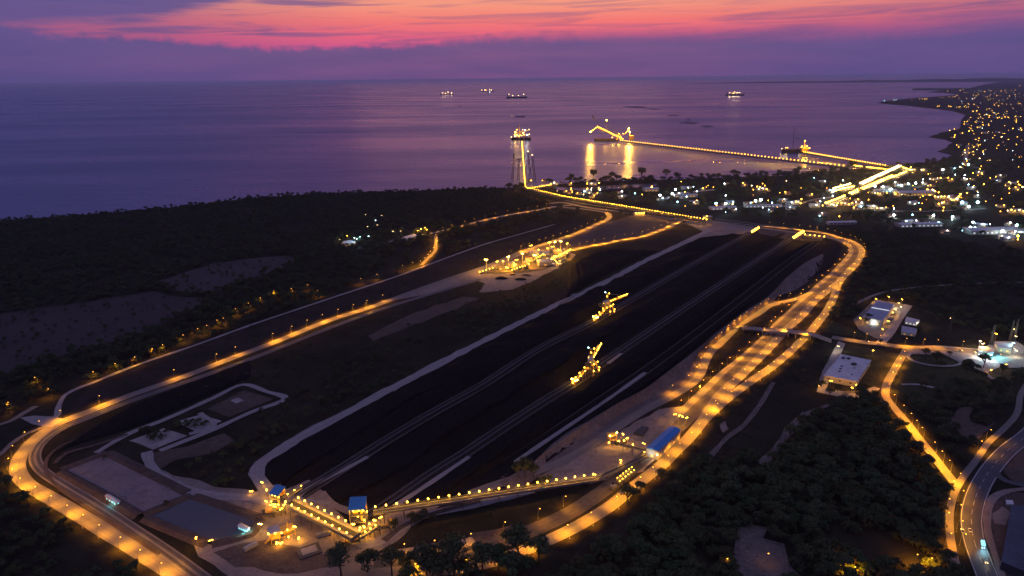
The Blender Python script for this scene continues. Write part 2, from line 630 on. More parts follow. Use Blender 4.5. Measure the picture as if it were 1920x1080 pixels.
def ribbon(name, pts, width, mat, z=None, off=0.0, world=False, clear=3.0, step=6.0, kerb=False, w2=None):
    """a road or track sheet along pixel points; width in metres, off = shift to the left of travel"""
    path = smooth(pts if world else px(pts), step)
    N_ = normals2(path)
    z = layer() if z is None else z
    vs, fs, uvs = [], [], []
    u = 0.0
    n = len(path)
    for i, (p, nn) in enumerate(zip(path, N_)):
        if i:
            u += (p - path[i - 1]).length
        if 'dirt' in name or 'track' == name[-5:] or name in ('haul_road', 'footpath'):
            wd_n = 1 + .34 * mnoise.fractal((p.x * .05, p.y * .05, 4.4), 1, 2, 3)
        else:
            wd_n = 1.0
        wd = width if w2 is None else width + (w2 - width) * i / max(1, n - 1)
        wd *= wd_n
        a = p + nn * (off + wd / 2)
        b = p + nn * (off - wd / 2)
        vs += [(a.x, a.y, z), (b.x, b.y, z)]
        uvs += [(u, wd / 2), (u, -wd / 2)]
        if i:
            k = 2 * i
            fs.append((k - 2, k - 1, k + 1, k))
    me = bpy.data.meshes.new(name)
    me.from_pydata(vs, [], fs)
    uvl = me.uv_layers.new(name='UVMap')
    idx = np.empty(len(me.loops), dtype=np.int32)
    me.loops.foreach_get('vertex_index', idx)
    uvl.data.foreach_set('uv', np.array(uvs, dtype=np.float32)[idx].ravel())
    me.materials.append(mat)
    me.update()
    o = link(name, me)
    o['kind'] = 'structure'
    mid = [p + nn * off for p, nn in zip(path, N_)]
    if clear is not None:
        KEEP_OUT.append((np.array([(p.x, p.y) for p in mid]), (max(width, w2 or 0)) / 2 + clear))
    return mid


def sheet(name, pts, mat, z=None, world=False, jitter=0.0, clear=True, kind='structure'):
    P_ = [Vector((p[0], p[1])) for p in (pts if world else px(pts))]
    if jitter:
        Q = []
        for i in range(len(P_)):
            a, b = P_[i], P_[(i + 1) % len(P_)]
            n = max(1, int((b - a).length / (jitter * 2.5)))
            for k in range(n):
                q = a.lerp(b, k / n)
                if k:
                    q = q + Vector((mnoise.noise((q.x * .05, q.y * .05, 1.7)), mnoise.noise((q.x * .05, q.y * .05, 9.1)))) * jitter
                Q.append(q)
        P_ = Q
    z = layer() if z is None else z
    vs = [(p.x, p.y, z) for p in P_]
    tris = tessellate_polygon([[Vector(v) for v in vs]])
    me = bpy.data.meshes.new(name)
    me.from_pydata(vs, [], [tuple(t) for t in tris])
    bm = bmesh.new()
    bm.from_mesh(me)
    bmesh.ops.recalc_face_normals(bm, faces=bm.faces)
    for f in bm.faces:
        if f.normal.z < 0:
            f.normal_flip()
    bm.to_mesh(me)
    bm.free()
    me.materials.append(mat)
    o = link(name, me)
    o['kind'] = kind
    if clear:
        KEEP_POLY.append(np.array([(p.x, p.y) for p in P_]))
    return o


# ================================================================== SEA AND LAND
SEA_Z = -1.5
sea = MB()
sea.add([(-120000, -6000, SEA_Z), (120000, -6000, SEA_Z), (120000, 110000, SEA_Z), (-120000, 110000, SEA_Z)], [(0, 1, 2, 3)])
sea.build('sea', M['sea'])['kind'] = 'structure'

coast_px = [(0, 413), (150, 404), (300, 391), (450, 374), (600, 362), (760, 358), (900, 353), (965, 352), (1000, 350),
            (1040, 346), (1090, 341), (1200, 338), (1300, 335), (1400, 332), (1480, 328), (1540, 322), (1600, 317),
            (1690, 309), (1740, 304), (1775, 298), (1786, 291), (1757, 283), (1773, 278), (1786, 267), (1775, 262),
            (1742, 257), (1765, 248), (1800, 241), (1802, 226), (1810, 215), (1785, 208), (1745, 203), (1700, 198),
            (1662, 195), (1645, 192.5), (1662, 189), (1700, 185), (1755, 181), (1800, 177.5), (1770, 174), (1736, 173.2),
            (1765, 169.5), (1815, 166), (1838, 160), (1868, 154), (1925, 149.5)]
coast = [Vector((p.x, p.y)) for p in px(coast_px)]
dirL = (coast[0] - coast[3]).normalized()
Lfar = coast[0] + dirL * 9000
land = [Lfar] + coast + [Vector((60000, 33000)), Vector((60000, -3000)), Vector((Lfar.x, -3000))]
# roughen the shoreline
land2 = []
for i in range(len(land)):
    a, b = land[i], land[(i + 1) % len(land)]
    n = 1
    if 1 <= i < len(coast):
        n = max(1, min(24, int((b - a).length / 25)))
    for k in range(n):
        q = a.lerp(b, k / n)
        if k:
            q = q + Vector((mnoise.noise((q.x * .01, q.y * .01, 0)), mnoise.noise((q.x * .01, q.y * .01, 5)))) * 9
        land2.append(q)
ground = sheet('ground', land2, M['scrub'], z=0.0, world=True, clear=False)
skirt = MB()
for i in range(len(land2) - 1):
    a, b = land2[i], land2[i + 1]
    skirt.add([(a.x, a.y, -0.01), (b.x, b.y, -0.01), (b.x, b.y, -3), (a.x, a.y, -3)], [(0, 1, 2, 3)])
skirt.build('shore', M['brown'])['kind'] = 'structure'

# dark calm patches over shoals in the bay
M['shoal'] = pbr('shoal_water', (0.030, 0.032, 0.075), 0.55, var=0.3, scale=0.004, spec=0.25)
for pts in ([(1165, 199.5), (1190, 198.8), (1214, 200), (1208, 202), (1180, 202)], [(1203, 204), (1230, 203.3), (1245, 204.6), (1225, 206)], [(1270, 229), (1290, 227.5), (1312, 230), (1300, 233), (1280, 232)], [(1310, 236), (1330, 235), (1341, 238), (1322, 239.5)], [(1250, 216), (1268, 215), (1275, 217), (1258, 218)]):
    sheet('shoal', [Vector((q.x, q.y)) for q in px(pts, SEA_Z)], M['shoal'], z=SEA_Z + .05, world=True, jitter=14, clear=False)
# low far hills closing the horizon on the right
hm = MB()
for (x0, x1, dist, hh, sd_) in ((1290, 2100, 34000, 190, 3), (1690, 2400, 17000, 110, 8)):
    nseg = 60
    ring = []
    for i in range(nseg + 1):
        t = i / nseg
        p = G(x0 + (x1 - x0) * t, 300)
        d = Vector((p.x, p.y)).normalized()
        prof = math.sin(math.pi * min(1, t * 1.6 + .02) * .5) * (0.55 + 0.45 * mnoise.fractal((t * 5, sd_, 0), 1, 2, 4))
        prof = max(0.02, prof)
        for (dd, f) in ((-900, 0.0), (-350, .55), (0, 1.0), (700, .6), (1800, 0.0)):
            q = d * (dist + dd)
            ring.append((q.x, q.y, -2 + hh * prof * f))
    fs = []
    for i in range(nseg):
        for k in range(4):
            a = i * 5 + k
            fs.append((a, a + 5, a + 6, a + 1))
    hm.add(ring, fs)
hm.build('hills', M['hill'])['kind'] = 'structure'

# lagoon behind the sand spit
sheet('lagoon', [(1040, 351), (1092, 353), (1150, 347.5), (1232, 344.5), (1230, 349), (1160, 354), (1085, 358), (1046, 356)], M['pond'], jitter=3)

# ================================================================== BARE GROUND AND PADS
# fields and clearings in the left woods
FIELD0 = len(KEEP_POLY)
sheet('field', [(-60, 700), (-60, 600), (0, 588), (130, 570), (290, 546), (330, 556), (383, 560), (420, 551), (345, 590), (270, 622),
                (205, 642), (110, 668), (20, 700)], pbr('burnt_field', (0.075, 0.058, 0.058), 0.95, var=0.4, scale=0.015, spec=0.05,
                                                          col2=(0.045, 0.04, 0.04)), jitter=8)
sheet('field', [(293, 527), (400, 494), (480, 484), (545, 479), (556, 490), (505, 513), (450, 528), (420, 541), (380, 549), (330, 545)],
      pbr('ploughed_field', (0.085, 0.065, 0.066), 0.95, var=0.35, scale=0.02, spec=0.05, col2=(0.06, 0.05, 0.05)), jitter=7)
# brown apron between the outer track and the loop road
sheet('dry_ground', [(115, 772), (175, 722), (300, 672), (467, 612), (640, 557), (740, 522), (840, 485), (1073, 417), (1120, 416), (980, 466), (900, 500),
                     (740, 556), (610, 603), (448, 660), (333, 705), (200, 752), (130, 780)],
      pbr('trampled_brown_ground', (0.050, 0.037, 0.032), 0.95, var=0.5, scale=0.02, spec=0.03, col2=(0.026, 0.024, 0.018)), jitter=3)
FIELD1 = len(KEEP_POLY)
# stockyard floor, dark with coal dust
sheet('stockyard_floor', [(500, 905), (490, 880), (517, 852), (567, 818), (750, 721), (1053, 565), (1280, 458), (1330, 434), (1420, 430), (1550, 446), (1580, 462),
                          (1560, 500), (1440, 570), (1320, 650), (1160, 770), (1000, 885), (850, 930), (640, 950)], M['coal_ground'])
sheet('dirt_pad', [(987, 470), (1067, 443), (1137, 417), (1190, 402), (1277, 414), (1235, 434), (1183, 447), (1100, 463), (1040, 478)], M['brown'], jitter=3)
sheet('dirt_pad', [(1282, 417), (1340, 415), (1424, 427), (1406, 438), (1352, 441), (1302, 452), (1270, 462), (1250, 466), (1318, 434)], M['dirt'], jitter=2)
sheet('dirt_pad', [(1418, 431), (1490, 436), (1545, 446), (1540, 452), (1480, 450), (1424, 438)], M['brown'], jitter=2)
sheet('dirt_pad', [(740, 563), (790, 540), (905, 501), (985, 468), (1050, 468), (1080, 478), (1040, 505), (1000, 527), (960, 543), (897, 549), (910, 532), (890, 526), (800, 552)], M['dirt'], jitter=3)
sheet('dirt_pad', [(780, 585), (870, 556), (900, 560), (840, 585), (700, 640), (690, 630)], M['brown'], jitter=6)
# pads at the lower left
sheet('concrete_pad', [(242, 827), (307, 803), (352, 817), (287, 843)], M['paved'], jitter=1.6)
sheet('concrete_pad', [(330, 792), (374, 778), (416, 790), (370, 810)], M['paved'], jitter=1.6)
sheet('dirt_pad', [(390, 767), (457, 732), (512, 748), (430, 783)], M['brown'], jitter=1.6)
sheet('concrete_pad', [(432, 751), (445, 746), (458, 751), (442, 757)], M['paved'])
sheet('dirt_pad', [(286, 850), (350, 838), (420, 812), (440, 826), (400, 850), (330, 862), (300, 880)], M['brown'], jitter=4)
# dirt yard round the transfer towers
sheet('dirt_yard', [(352, 1012), (395, 1022), (470, 1002), (486, 972), (380, 925), (330, 905), (300, 880), (340, 895), (420, 915), (480, 922), (500, 912), (580, 900),
                    (660, 990), (735, 955), (790, 942), (830, 945), (770, 990), (745, 1015), (700, 1040), (1010, 985), (1000, 1010), (880, 1046),
                    (760, 1076), (640, 1085), (430, 1082), (372, 1044)], M['dirt'], jitter=3)
sheet('dirt_patch', [(400, 1036), (450, 1020), (505, 1012), (560, 1026), (650, 1062), (560, 1076), (440, 1064)], M['brown'], jitter=4)
sheet('dirt_patch', [(880, 1000), (960, 985), (1000, 990), (980, 1012), (900, 1030)], M['brown'], jitter=4)
# triangle between the slope road and the long conveyor
sheet('dirt_yard', [(1010, 893), (1100, 848), (1180, 800), (1235, 768), (1285, 762), (1290, 790), (1240, 850), (1205, 885), (1110, 907), (1010, 908)], M['dirt'], jitter=3)
# settling ponds with earth banks
sheet('dry_pond', [(119, 880), (200, 853), (352, 927), (264, 964)], jitter=.8, mat=pbr('dry_pond_silt', (0.26, 0.205, 0.20), 0.95, var=0.35, scale=0.03, spec=0.1, col2=(0.19, 0.155, 0.155)))
sheet('pond', [(279, 970), (361, 934), (481, 973), (466, 1000), (394, 1017)], M['pond'], jitter=.8)


def bank(ptsp, h=1.6, wd=5.0, mat='brown'):
    path = smooth(px(ptsp), 6)
    N_ = normals2(path)
    b = MB()
    for i, (p, n) in enumerate(zip(path, N_)):
        for (o, z) in ((wd, 0.02), (wd * .3, h), (-wd * .3, h), (-wd, 0.02)):
            q = p + n * o
            b.v.append((q.x, q.y, z))
        if i:
            for k in range(3):
                a = (i - 1) * 4 + k
                b.f.append((a, a + 1, a + 5, a + 4))
                b.m.append(0)
    o = b.build('earth_bank', M[mat])
    o['kind'] = 'structure'
    KEEP_OUT.append((np.array([(p.x, p.y) for p in path]), wd))


for pts in ([(114, 882), (198, 850)], [(203, 850), (280, 888), (352, 924)], [(114, 886), (190, 926), (262, 968)], [(268, 966), (318, 945), (358, 930)],
            [(365, 931), (430, 952), (484, 971)], [(272, 972), (330, 996), (390, 1021)], [(398, 1021), (440, 1011), (470, 1002), (486, 976)]):
    bank(pts)

# ground at the right: yards, islands, clearings
sheet('paved_yard', [(1600, 600), (1640, 562), (1705, 572), (1690, 590), (1665, 640), (1640, 634), (1610, 618)], M['road'])
sheet('paved_yard', [(1690, 650), (1760, 648), (1840, 655), (1866, 640), (1905, 640), (1925, 652), (1925, 690), (1870, 690), (1850, 700), (1800, 680), (1770, 665), (1700, 664)], M['paved'])
sheet('paved_yard', [(1572, 640), (1585, 645), (1560, 700), (1550, 728), (1600, 738), (1650, 722), (1650, 730), (1600, 750), (1530, 735), (1540, 700)], M['road_pale'])
sheet('grass_lawn', [(1590, 646), (1690, 664), (1655, 730), (1612, 718), (1636, 676), (1580, 660)], M['grass'])
sheet('grass_lawn', [(1700, 668), (1770, 672), (1830, 700), (1900, 705), (1900, 755), (1800, 760), (1720, 770), (1672, 735)], M['grass'], jitter=4, clear=False)
sheet('grass_lawn', [(1560, 600), (1600, 618), (1650, 640), (1540, 622)], M['grass'], jitter=3)
sheet('grass_lawn', [(1668, 640), (1690, 618), (1780, 630), (1850, 628), (1860, 640), (1830, 652), (1760, 645), (1690, 647)], M['scrub'], jitter=3)
sheet('clearing', [(1383, 990), (1410, 985), (1440, 990), (1430, 1010), (1470, 1020), (1480, 1060), (1520, 1100), (1380, 1100), (1375, 1040)], M['pathdirt'], jitter=9)
sheet('clearing', [(1775, 790), (1800, 765), (1825, 762), (1820, 790), (1850, 800), (1870, 790), (1830, 830), (1800, 815)], M['brown'], jitter=4)
sheet('dirt_yard', [(1925, 925), (1880, 925), (1853, 945), (1850, 990), (1868, 1060), (1880, 1085), (1925, 1085)], M['brown'], jitter=2)
sheet('clearing', [(1857, 965), (1880, 950), (1895, 962), (1885, 985), (1865, 982)], M['dirt'], jitter=2)
sheet('dirt_yard', [(1882, 850), (1925, 835), (1925, 915), (1893, 898), (1878, 880)], M['brown'], jitter=2)
sheet('clearing', [(1350, 795), (1360, 790), (1366, 805), (1356, 812)], M['dirt'], jitter=2)

# ================================================================== ROADS AND TRACKS
loop_px = [(350, 1096), (320, 1072), (280, 1047), (243, 1023), (203, 1000), (173, 981), (143, 963), (113, 945), (83, 928), (55, 912), (40, 896),
           (33, 876), (40, 853), (61, 828), (86, 808), (122, 789), (160, 775), (233, 746), (333, 711), (448, 667), (518, 641), (610, 604),
           (693, 577), (740, 560), (800, 538), (860, 517), (903, 503), (950, 484), (985, 470), (1027, 456), (1067, 443), (1093, 433), (1117, 422),
           (1138, 413), (1143, 406), (1136, 399), (1100, 393), (1032, 387)]
loop = ribbon('road', loop_px, 11.5, M['road'])
# railway inside the loop
rail_px = [(395, 1096), (320, 1040), (250, 993), (205, 963), (160, 935), (110, 905), (78, 882), (66, 862), (70, 842), (88, 822), (120, 802), (165, 784),
           (233, 757), (333, 722), (450, 681), (640, 607), (740, 572), (830, 545), (900, 524)]
RAILS = []


def railway(pts, wd=9.0, tracks=2, gauge=1.6, mat='road_pale'):
    mid = ribbon('track_bed', pts, wd, M[mat])
    for t in range(tracks):
        o = (t - (tracks - 1) / 2) * 4.2
        ribbon('rail_track', mid, 2.6, M['ballast'], off=o, world=True, clear=None)
        for s in (-1, 1):
            b = MB()
            N_ = normals2(mid)
            for i, (p, n) in enumerate(zip(mid, N_)):
                for (q, z) in ((p + n * (o + s * gauge / 2 + .12), .62), (p + n * (o + s * gauge / 2 - .12), .62), (p + n * (o + s * gauge / 2 - .12), .1), (p + n * (o + s * gauge / 2 + .12), .1)):
                    b.v.append((q.x, q.y, z))
                if i:
                    a = (i - 1) * 4
                    for (j, k) in ((0, 1), (1, 2), (3, 0)):
                        b.f.append((a + j, a + k, a + 4 + k, a + 4 + j))
                        b.m.append(0)
            b.build('rail', M['railsteel'])['kind'] = 'structure'
    return mid


railway(rail_px, mat='bed2')
ribbon('embankment_track', [(300, 1040), (215, 985), (140, 936), (100, 905), (86, 880), (90, 858), (112, 838), (140, 826)], 3.0, M['brown'])
# outer track past the left woods
ribbon('dirt_road', [(62, 792), (103, 783), (110, 762), (124, 740), (150, 727), (175, 718), (233, 694), (300, 670), (360, 650), (467, 611), (547, 584), (640, 553), (740, 520),
                     (800, 498), (840, 483), (913, 457), (973, 440), (1040, 421)], 5.0, M['road_pale'])
ribbon('dirt_road', [(-20, 802), (20, 790), (45, 775), (68, 762)], 5.5, M['road'])
ribbon('dirt_road', [(-20, 866), (4, 850), (22, 832), (50, 814), (85, 800), (110, 790)], 5.0, M['road'])
sheet('dirt_pad', [(38, 784), (64, 780), (100, 782), (120, 786), (98, 802), (80, 800), (60, 796)], M['road_pale'])
# coast road through the upper woods
ribbon('road', [(700, 462), (757, 446), (807, 438), (873, 422), (917, 411), (973, 400), (1007, 394), (1050, 387), (1080, 384)], 9, M['road_pale'])
ribbon('road', [(1032, 382), (1053, 380), (1100, 389), (1160, 397), (1240, 408), (1300, 416), (1350, 420), (1423, 428), (1490, 436), (1525, 441)], 14, M['road'])
ribbon('road', [(1060, 376), (1110, 385), (1200, 396), (1290, 409), (1340, 415), (1423, 424)], 8, M['road'])
ribbon('forest_track', [(817, 442), (817, 460), (815, 472), (802, 485), (790, 498)], 6, M['road'])
# road C from the plant to the main conveyor
ribbon('road', [(1000, 490), (1040, 478), (1067, 471), (1103, 463), (1135, 457), (1160, 452), (1183, 448), (1207, 444), (1218, 440), (1235, 434), (1257, 425), (1279, 414)], 10, M['road'])
# stockyard west road
ribbon('haul_road', [(505, 925), (490, 905), (481, 888), (490, 868), (517, 850), (567, 818), (640, 780), (750, 721), (840, 674), (940, 623), (1040, 574), (1140, 527),
                     (1207, 491), (1280, 457), (1332, 431)], 12, M['road_pale'])
ribbon('dirt_road', [(1050, 573), (1075, 552), (1062, 548)], 7, M['road'])
# interior roads
ribbon('dirt_road', [(180, 850), (240, 815), (310, 787), (400, 747), (455, 722), (500, 735), (535, 748), (470, 774), (400, 806), (300, 846)], 6, M['road_pale'])
ribbon('dirt_road', [(355, 815), (400, 800), (375, 775)], 5, M['road_pale'])
ribbon('dirt_road', [(275, 848), (280, 868), (295, 890), (340, 915), (400, 930), (470, 935), (520, 945)], 9, M['road_pale'])
ribbon('dirt_road', [(103, 870), (125, 850), (170, 838), (240, 815)], 4, M['brown'])
ribbon('dirt_road', [(600, 925), (630, 950), (690, 965), (720, 960)], 7, M['dirt'])
ribbon('dirt_road', [(600, 960), (640, 1000), (690, 1022), (740, 1000), (790, 970), (900, 945), (1000, 920)], 8, M['road_pale'])
ribbon('dirt_road', [(720, 1015), (760, 985), (820, 962), (900, 940)], 5, M['brown'])
# slope road
slope_px = [(880, 928), (930, 910), (985, 892), (1040, 872), (1100, 841), (1160, 801), (1207, 771), (1265, 741), (1300, 718), (1314, 700), (1322, 679), (1333, 660), (1350, 645), (1373, 622), (1388, 609), (1407, 597),
            (1423, 588), (1443, 574), (1465, 568), (1490, 562), (1508, 556), (1530, 545)]
ribbon('verge', slope_px[1:-3], 17, M['slope'], z=0.04, off=9.5, clear=None)
slope_road = ribbon('road', slope_px, 9.5, M['road'])
# main corridor: left carriageway, railway in the middle, right carriageway
r2l_px = [(1225, 838), (1262, 795), (1300, 757), (1335, 724), (1357, 703), (1385, 681), (1412, 658), (1440, 631), (1460, 609), (1483, 588), (1503, 568), (1520, 553),
          (1540, 534), (1562, 516), (1578, 499), (1592, 484), (1599, 472), (1596, 463), (1585, 456), (1566, 449), (1545, 444), (1500, 438)]
r2l = ribbon('road', r2l_px, 12.5, M['road'])
cor_px = [(700, 1062), (780, 1054), (873, 1040), (940, 1018), (1023, 985), (1073, 960), (1140, 915), (1195, 870), (1240, 832), (1290, 785), (1340, 737), (1372, 704), (1402, 676), (1430, 648), (1455, 623),
          (1475, 603), (1497, 582), (1522, 560), (1548, 538), (1570, 517), (1590, 498), (1604, 482), (1608, 470), (1602, 460), (1588, 452), (1570, 446), (1548, 440), (1500, 432), (1423, 421), (1340, 411)]
railway(cor_px, 13.0, 2, mat='bed')
r2r_px = [(560, 1100), (700, 1078), (800, 1072), (873, 1066), (940, 1049), (993, 1029), (1057, 1001), (1100, 978), (1147, 948), (1183, 918), (1215, 893), (1243, 871), (1265, 848), (1287, 827), (1315, 793), (1345, 748), (1366, 726), (1388, 706), (1418, 677),
          (1447, 648), (1465, 629), (1483, 611), (1507, 589), (1523, 570), (1540, 555), (1568, 533), (1590, 511), (1608, 492), (1616, 474), (1611, 462), (1595, 452), (1573, 446), (1548, 438), (1523, 434.5), (1490, 431), (1423, 424)]
r2r = ribbon('road', r2r_px, 10.5, M['road'])
r3_px = [(1315, 793), (1352, 758), (1380, 736), (1415, 711), (1443, 692), (1473, 668), (1493, 649), (1520, 622), (1537, 601), (1550, 584), (1558, 569), (1564, 556), (1572, 533), (1587, 513), (1604, 495)]
r3 = ribbon('road', r3_px, 10.0, M['road'])
# overpass approach, gate road and side roads
gate_px = [(1560, 633), (1600, 640), (1650, 646), (1700, 652), (1760, 655), (1830, 660), (1875, 664), (1930, 668)]
gate = ribbon('road', gate_px, 12, M['road'])
ribbon('road', [(1650, 645), (1668, 625), (1685, 598), (1703, 573)], 10, M['road_pale'])
h_px = [(1700, 655), (1689, 673), (1679, 690), (1669, 708), (1661, 727), (1661, 745), (1680, 770), (1700, 793), (1720, 820), (1743, 848), (1770, 883), (1790, 908)]
roadH = ribbon('road', h_px, 7.5, M['road'], clear=8.0)
h2_px = [(1930, 715), (1914, 740), (1906, 777), (1880, 807), (1853, 831), (1833, 860), (1808, 893), (1794, 915), (1786, 935), (1780, 967), (1781, 1003), (1786, 1035), (1792, 1060)]
roadH2 = ribbon('road', h2_px, 5.0, M['road'], clear=3.0)
hw_px = [(1960, 785), (1920, 822), (1893, 842), (1866, 870), (1842, 905), (1827, 940), (1821, 975), (1826, 1015), (1836, 1045), (1852, 1085), (1870, 1130)]
hw = ribbon('highway', hw_px, 13.5, M['road_dark'], clear=4)
for o in (-6.0, 6.0):
    ribbon('edge_line', hw, 0.35, M['paint'], off=o, world=True, clear=None)
N_ = normals2(hw)
dash = MB()
acc = 0
zd = layer()
for i in range(1, len(hw)):
    if i % 2 == 0:
        a, b, n = hw[i - 1], hw[i], N_[i]
        dash.add([(a + n * .12).to_3d() + Vector((0, 0, zd)), (a - n * .12).to_3d() + Vector((0, 0, zd)), (b - n * .12).to_3d() + Vector((0, 0, zd)), (b + n * .12).to_3d() + Vector((0, 0, zd))], [(0, 1, 2, 3)])
dash.build('centre_line', M['paint'])['kind'] = 'structure'
ribbon('road', [(1862, 880), (1870, 893), (1885, 903), (1925, 912), (1950, 916)], 6, M['road_dark'])
ribbon('dirt_road', [(1930, 918), (1890, 922), (1862, 935), (1852, 960), (1852, 1000), (1866, 1045), (1880, 1085)], 4.5, M['dirt'])
ribbon('footpath', [(1450, 718), (1440, 735), (1427, 757), (1410, 780), (1393, 800), (1363, 822), (1345, 842), (1328, 862)], 4.2, M['pathdirt'], clear=.5)
ribbon('dirt_road', [(1648, 735), (1623, 738), (1590, 736), (1578, 750), (1547, 763), (1512, 776)], 4.5, M['pathdirt'], clear=.5)
ribbon('dirt_road', [(1512, 776), (1485, 803), (1465, 832), (1447, 853), (1426, 872)], 8.5, M['pathdirt'], clear=.5)
ribbon('footpath', [(1690, 722), (1720, 722), (1760, 730)], 4, M['paved'])
ribbon('footpath', [(1845, 692), (1850, 703), (1862, 712)], 4, M['paved'])
ribbon('dirt_road', [(1600, 572), (1660, 548), (1740, 538), (1840, 532), (1930, 530)], 5, M['road'], clear=1)
ribbon('street', [(1440, 392), (1500, 382), (1530, 374), (1560, 370)], 12, M['road'], clear=2)
ribbon('street', [(1240, 375), (1290, 362), (1340, 356)], 14, M['road_pale'], clear=2)
ribbon('street', [(1860, 316), (1822, 313), (1812, 290), (1815, 272)], 14, M['road'], clear=2)
ribbon('street', [(1640, 395), (1720, 397), (1850, 392)], 12, M['road'], clear=2)
# oval forecourt island beside the gate road
ring = []
cc = G(1752, 674)
for k in range(25):
    t = 2 * math.pi * k / 24
    ring.append(Vector((cc.x + math.cos(t) * 27, cc.y + math.sin(t) * 20)))
ribbon('footpath', ring, 3.4, M['paved'], world=True, clear=1)

# conveyor rows on the stockyard floor
row_dirs = {}
for nm, pts in (('a', [(560, 931), (640, 881), (740, 818), (823, 769), (907, 722), (1007, 657), (1107, 607), (1180, 565), (1280, 507), (1350, 468), (1408, 436)]),
                ('b', [(690, 972), (740, 940), (807, 893), (873, 851), (940, 806), (1023, 752), (1075, 720), (1140, 675), (1207, 630), (1280, 581), (1380, 515), (1488, 444)]),
                ('c', [(955, 868), (1057, 800), (1130, 750), (1207, 698), (1300, 630), (1402, 552), (1473, 496), (1530, 456)])):
    mid = ribbon('track_bed', pts, 15 if nm != 'c' else 8, M['row_bed' if nm != 'c' else 'coal_ground'])
    row_dirs[nm] = mid
    for o in (-5.5, 5.5):
        ribbon('rail_track', mid, 1.4, M['ballast'], off=o, world=True, clear=None)
ribbon('dirt_track', [(965, 868), (1057, 806), (1130, 757), (1210, 700)], 4, M['road_pale'])
for pts in ([(740, 951), (800, 912), (880, 858)], [(1140, 683), (1165, 664)], [(620, 945), (560, 935), (690, 858)]):
    ribbon('dirt_track', pts, 4.0, M['road_pale'])


# stockyard machines run on the middle conveyors: low belt lines along each row (things)
def belt(path, label, zt=1.6, wd=2.2, lamps=()):
    t = thing('yard_conveyor', label, 'conveyor')
    b = MB()
    fr = []
    N_ = normals2(path)
    for i in range(1, len(path)):
        a, c = path[i - 1], path[i]
        n = N_[i]
        b.add([(a + n * wd / 2).to_3d() + Vector((0, 0, zt)), (a - n * wd / 2).to_3d() + Vector((0, 0, zt)), (c - n * wd / 2).to_3d() + Vector((0, 0, zt)), (c + n * wd / 2).to_3d() + Vector((0, 0, zt)),
               (a + n * wd / 2).to_3d() + Vector((0, 0, zt - .4)), (a - n * wd / 2).to_3d() + Vector((0, 0, zt - .4)), (c - n * wd / 2).to_3d() + Vector((0, 0, zt - .4)), (c + n * wd / 2).to_3d() + Vector((0, 0, zt - .4))],
              [(0, 1, 2, 3), (4, 5, 1, 0), (7, 3, 2, 6), (5, 6, 2, 1), (4, 0, 3, 7)])
        if i % 2 == 0:
            fr.append((a.x, a.y, math.atan2(n.y, n.x) - math.pi / 2))
    b.build('belt', M['dark_steel'], t)
    fm = MB().box(0, 0, (zt - .4) / 2, .5, wd, zt - .45).mesh('belt_frame', M['steel'])
    for (x, y, an) in fr:
        link('belt_frame', fm, t, (x, y, 0), an)
    return t


belt(row_dirs['a'], 'long low belt conveyor between the two left black coal rows')
belt(row_dirs['b'], 'long low belt conveyor between the two right black coal rows')


# coal stockpiles
def coal_pile(far_px, near_px, h, label, seed):
    """far_px: skyline edge (crest) as pixels, near_px: foot on the camera side, both left to right"""
    a = smooth(px(far_px, h * .9), 10)
    b = smooth(px(near_px, 0.0), 10)
    n = 190

    def samp(path, t):
        f = t * (len(path) - 1)
        i = min(len(path) - 2, int(f))
        return path[i].lerp(path[i + 1], f - i)
    m = MB()
    rows = 11
    for i in range(n + 1):
        t = i / n
        p, q = samp(a, t), samp(b, t)
        d = (q - p)
        L = max(1e-3, d.length)
        d = d / L
        endf = min(1.0, 6 * t, 6 * (1 - t)) ** .6
        run = min(h * 1.35, L * .45)
        prof = [(-run, 0.0), (-run * .5, .52), (0, .97), (min(run * .35, L * .12), 1.0), (L * .35, .90), (L * .5, .84), (L * .65, .9), (L - run, 1.0), (L - run * .6, .66), (L - run * .3, .32), (L, 0.0)]
        for (s_, f) in prof:
            w_ = p + d * s_
            ns = mnoise.fractal((w_.x * .03, w_.y * .03, seed), 1, 2, 4)
            nb_ = mnoise.noise((w_.x * .012, w_.y * .012, seed + 3))
            heap = abs(math.sin(t * 38 + seed + 1.4 * nb_)) - .6
            z = 0 if f == 0 else max(.15, endf * f * h * (1 + .26 * ns + .14 * nb_ + .20 * heap))
            j = 0 if f == 0 else 1.2 * mnoise.noise((w_.x * .1, w_.y * .1, seed + 9))
            m.v.append((w_.x + d.x * j, w_.y + d.y * j, z))
        if i:
            for k in range(rows - 1):
                o = (i - 1) * rows + k
                m.f.append((o, o + rows, o + rows + 1, o + 1))
                m.m.append(0)
    o = m.build('coal_pile', M['coal'])
    for p_ in o.data.polygons:
        p_.use_smooth = True
    tag(o, label, 'coal pile', 'long coal stockpiles in the yard')


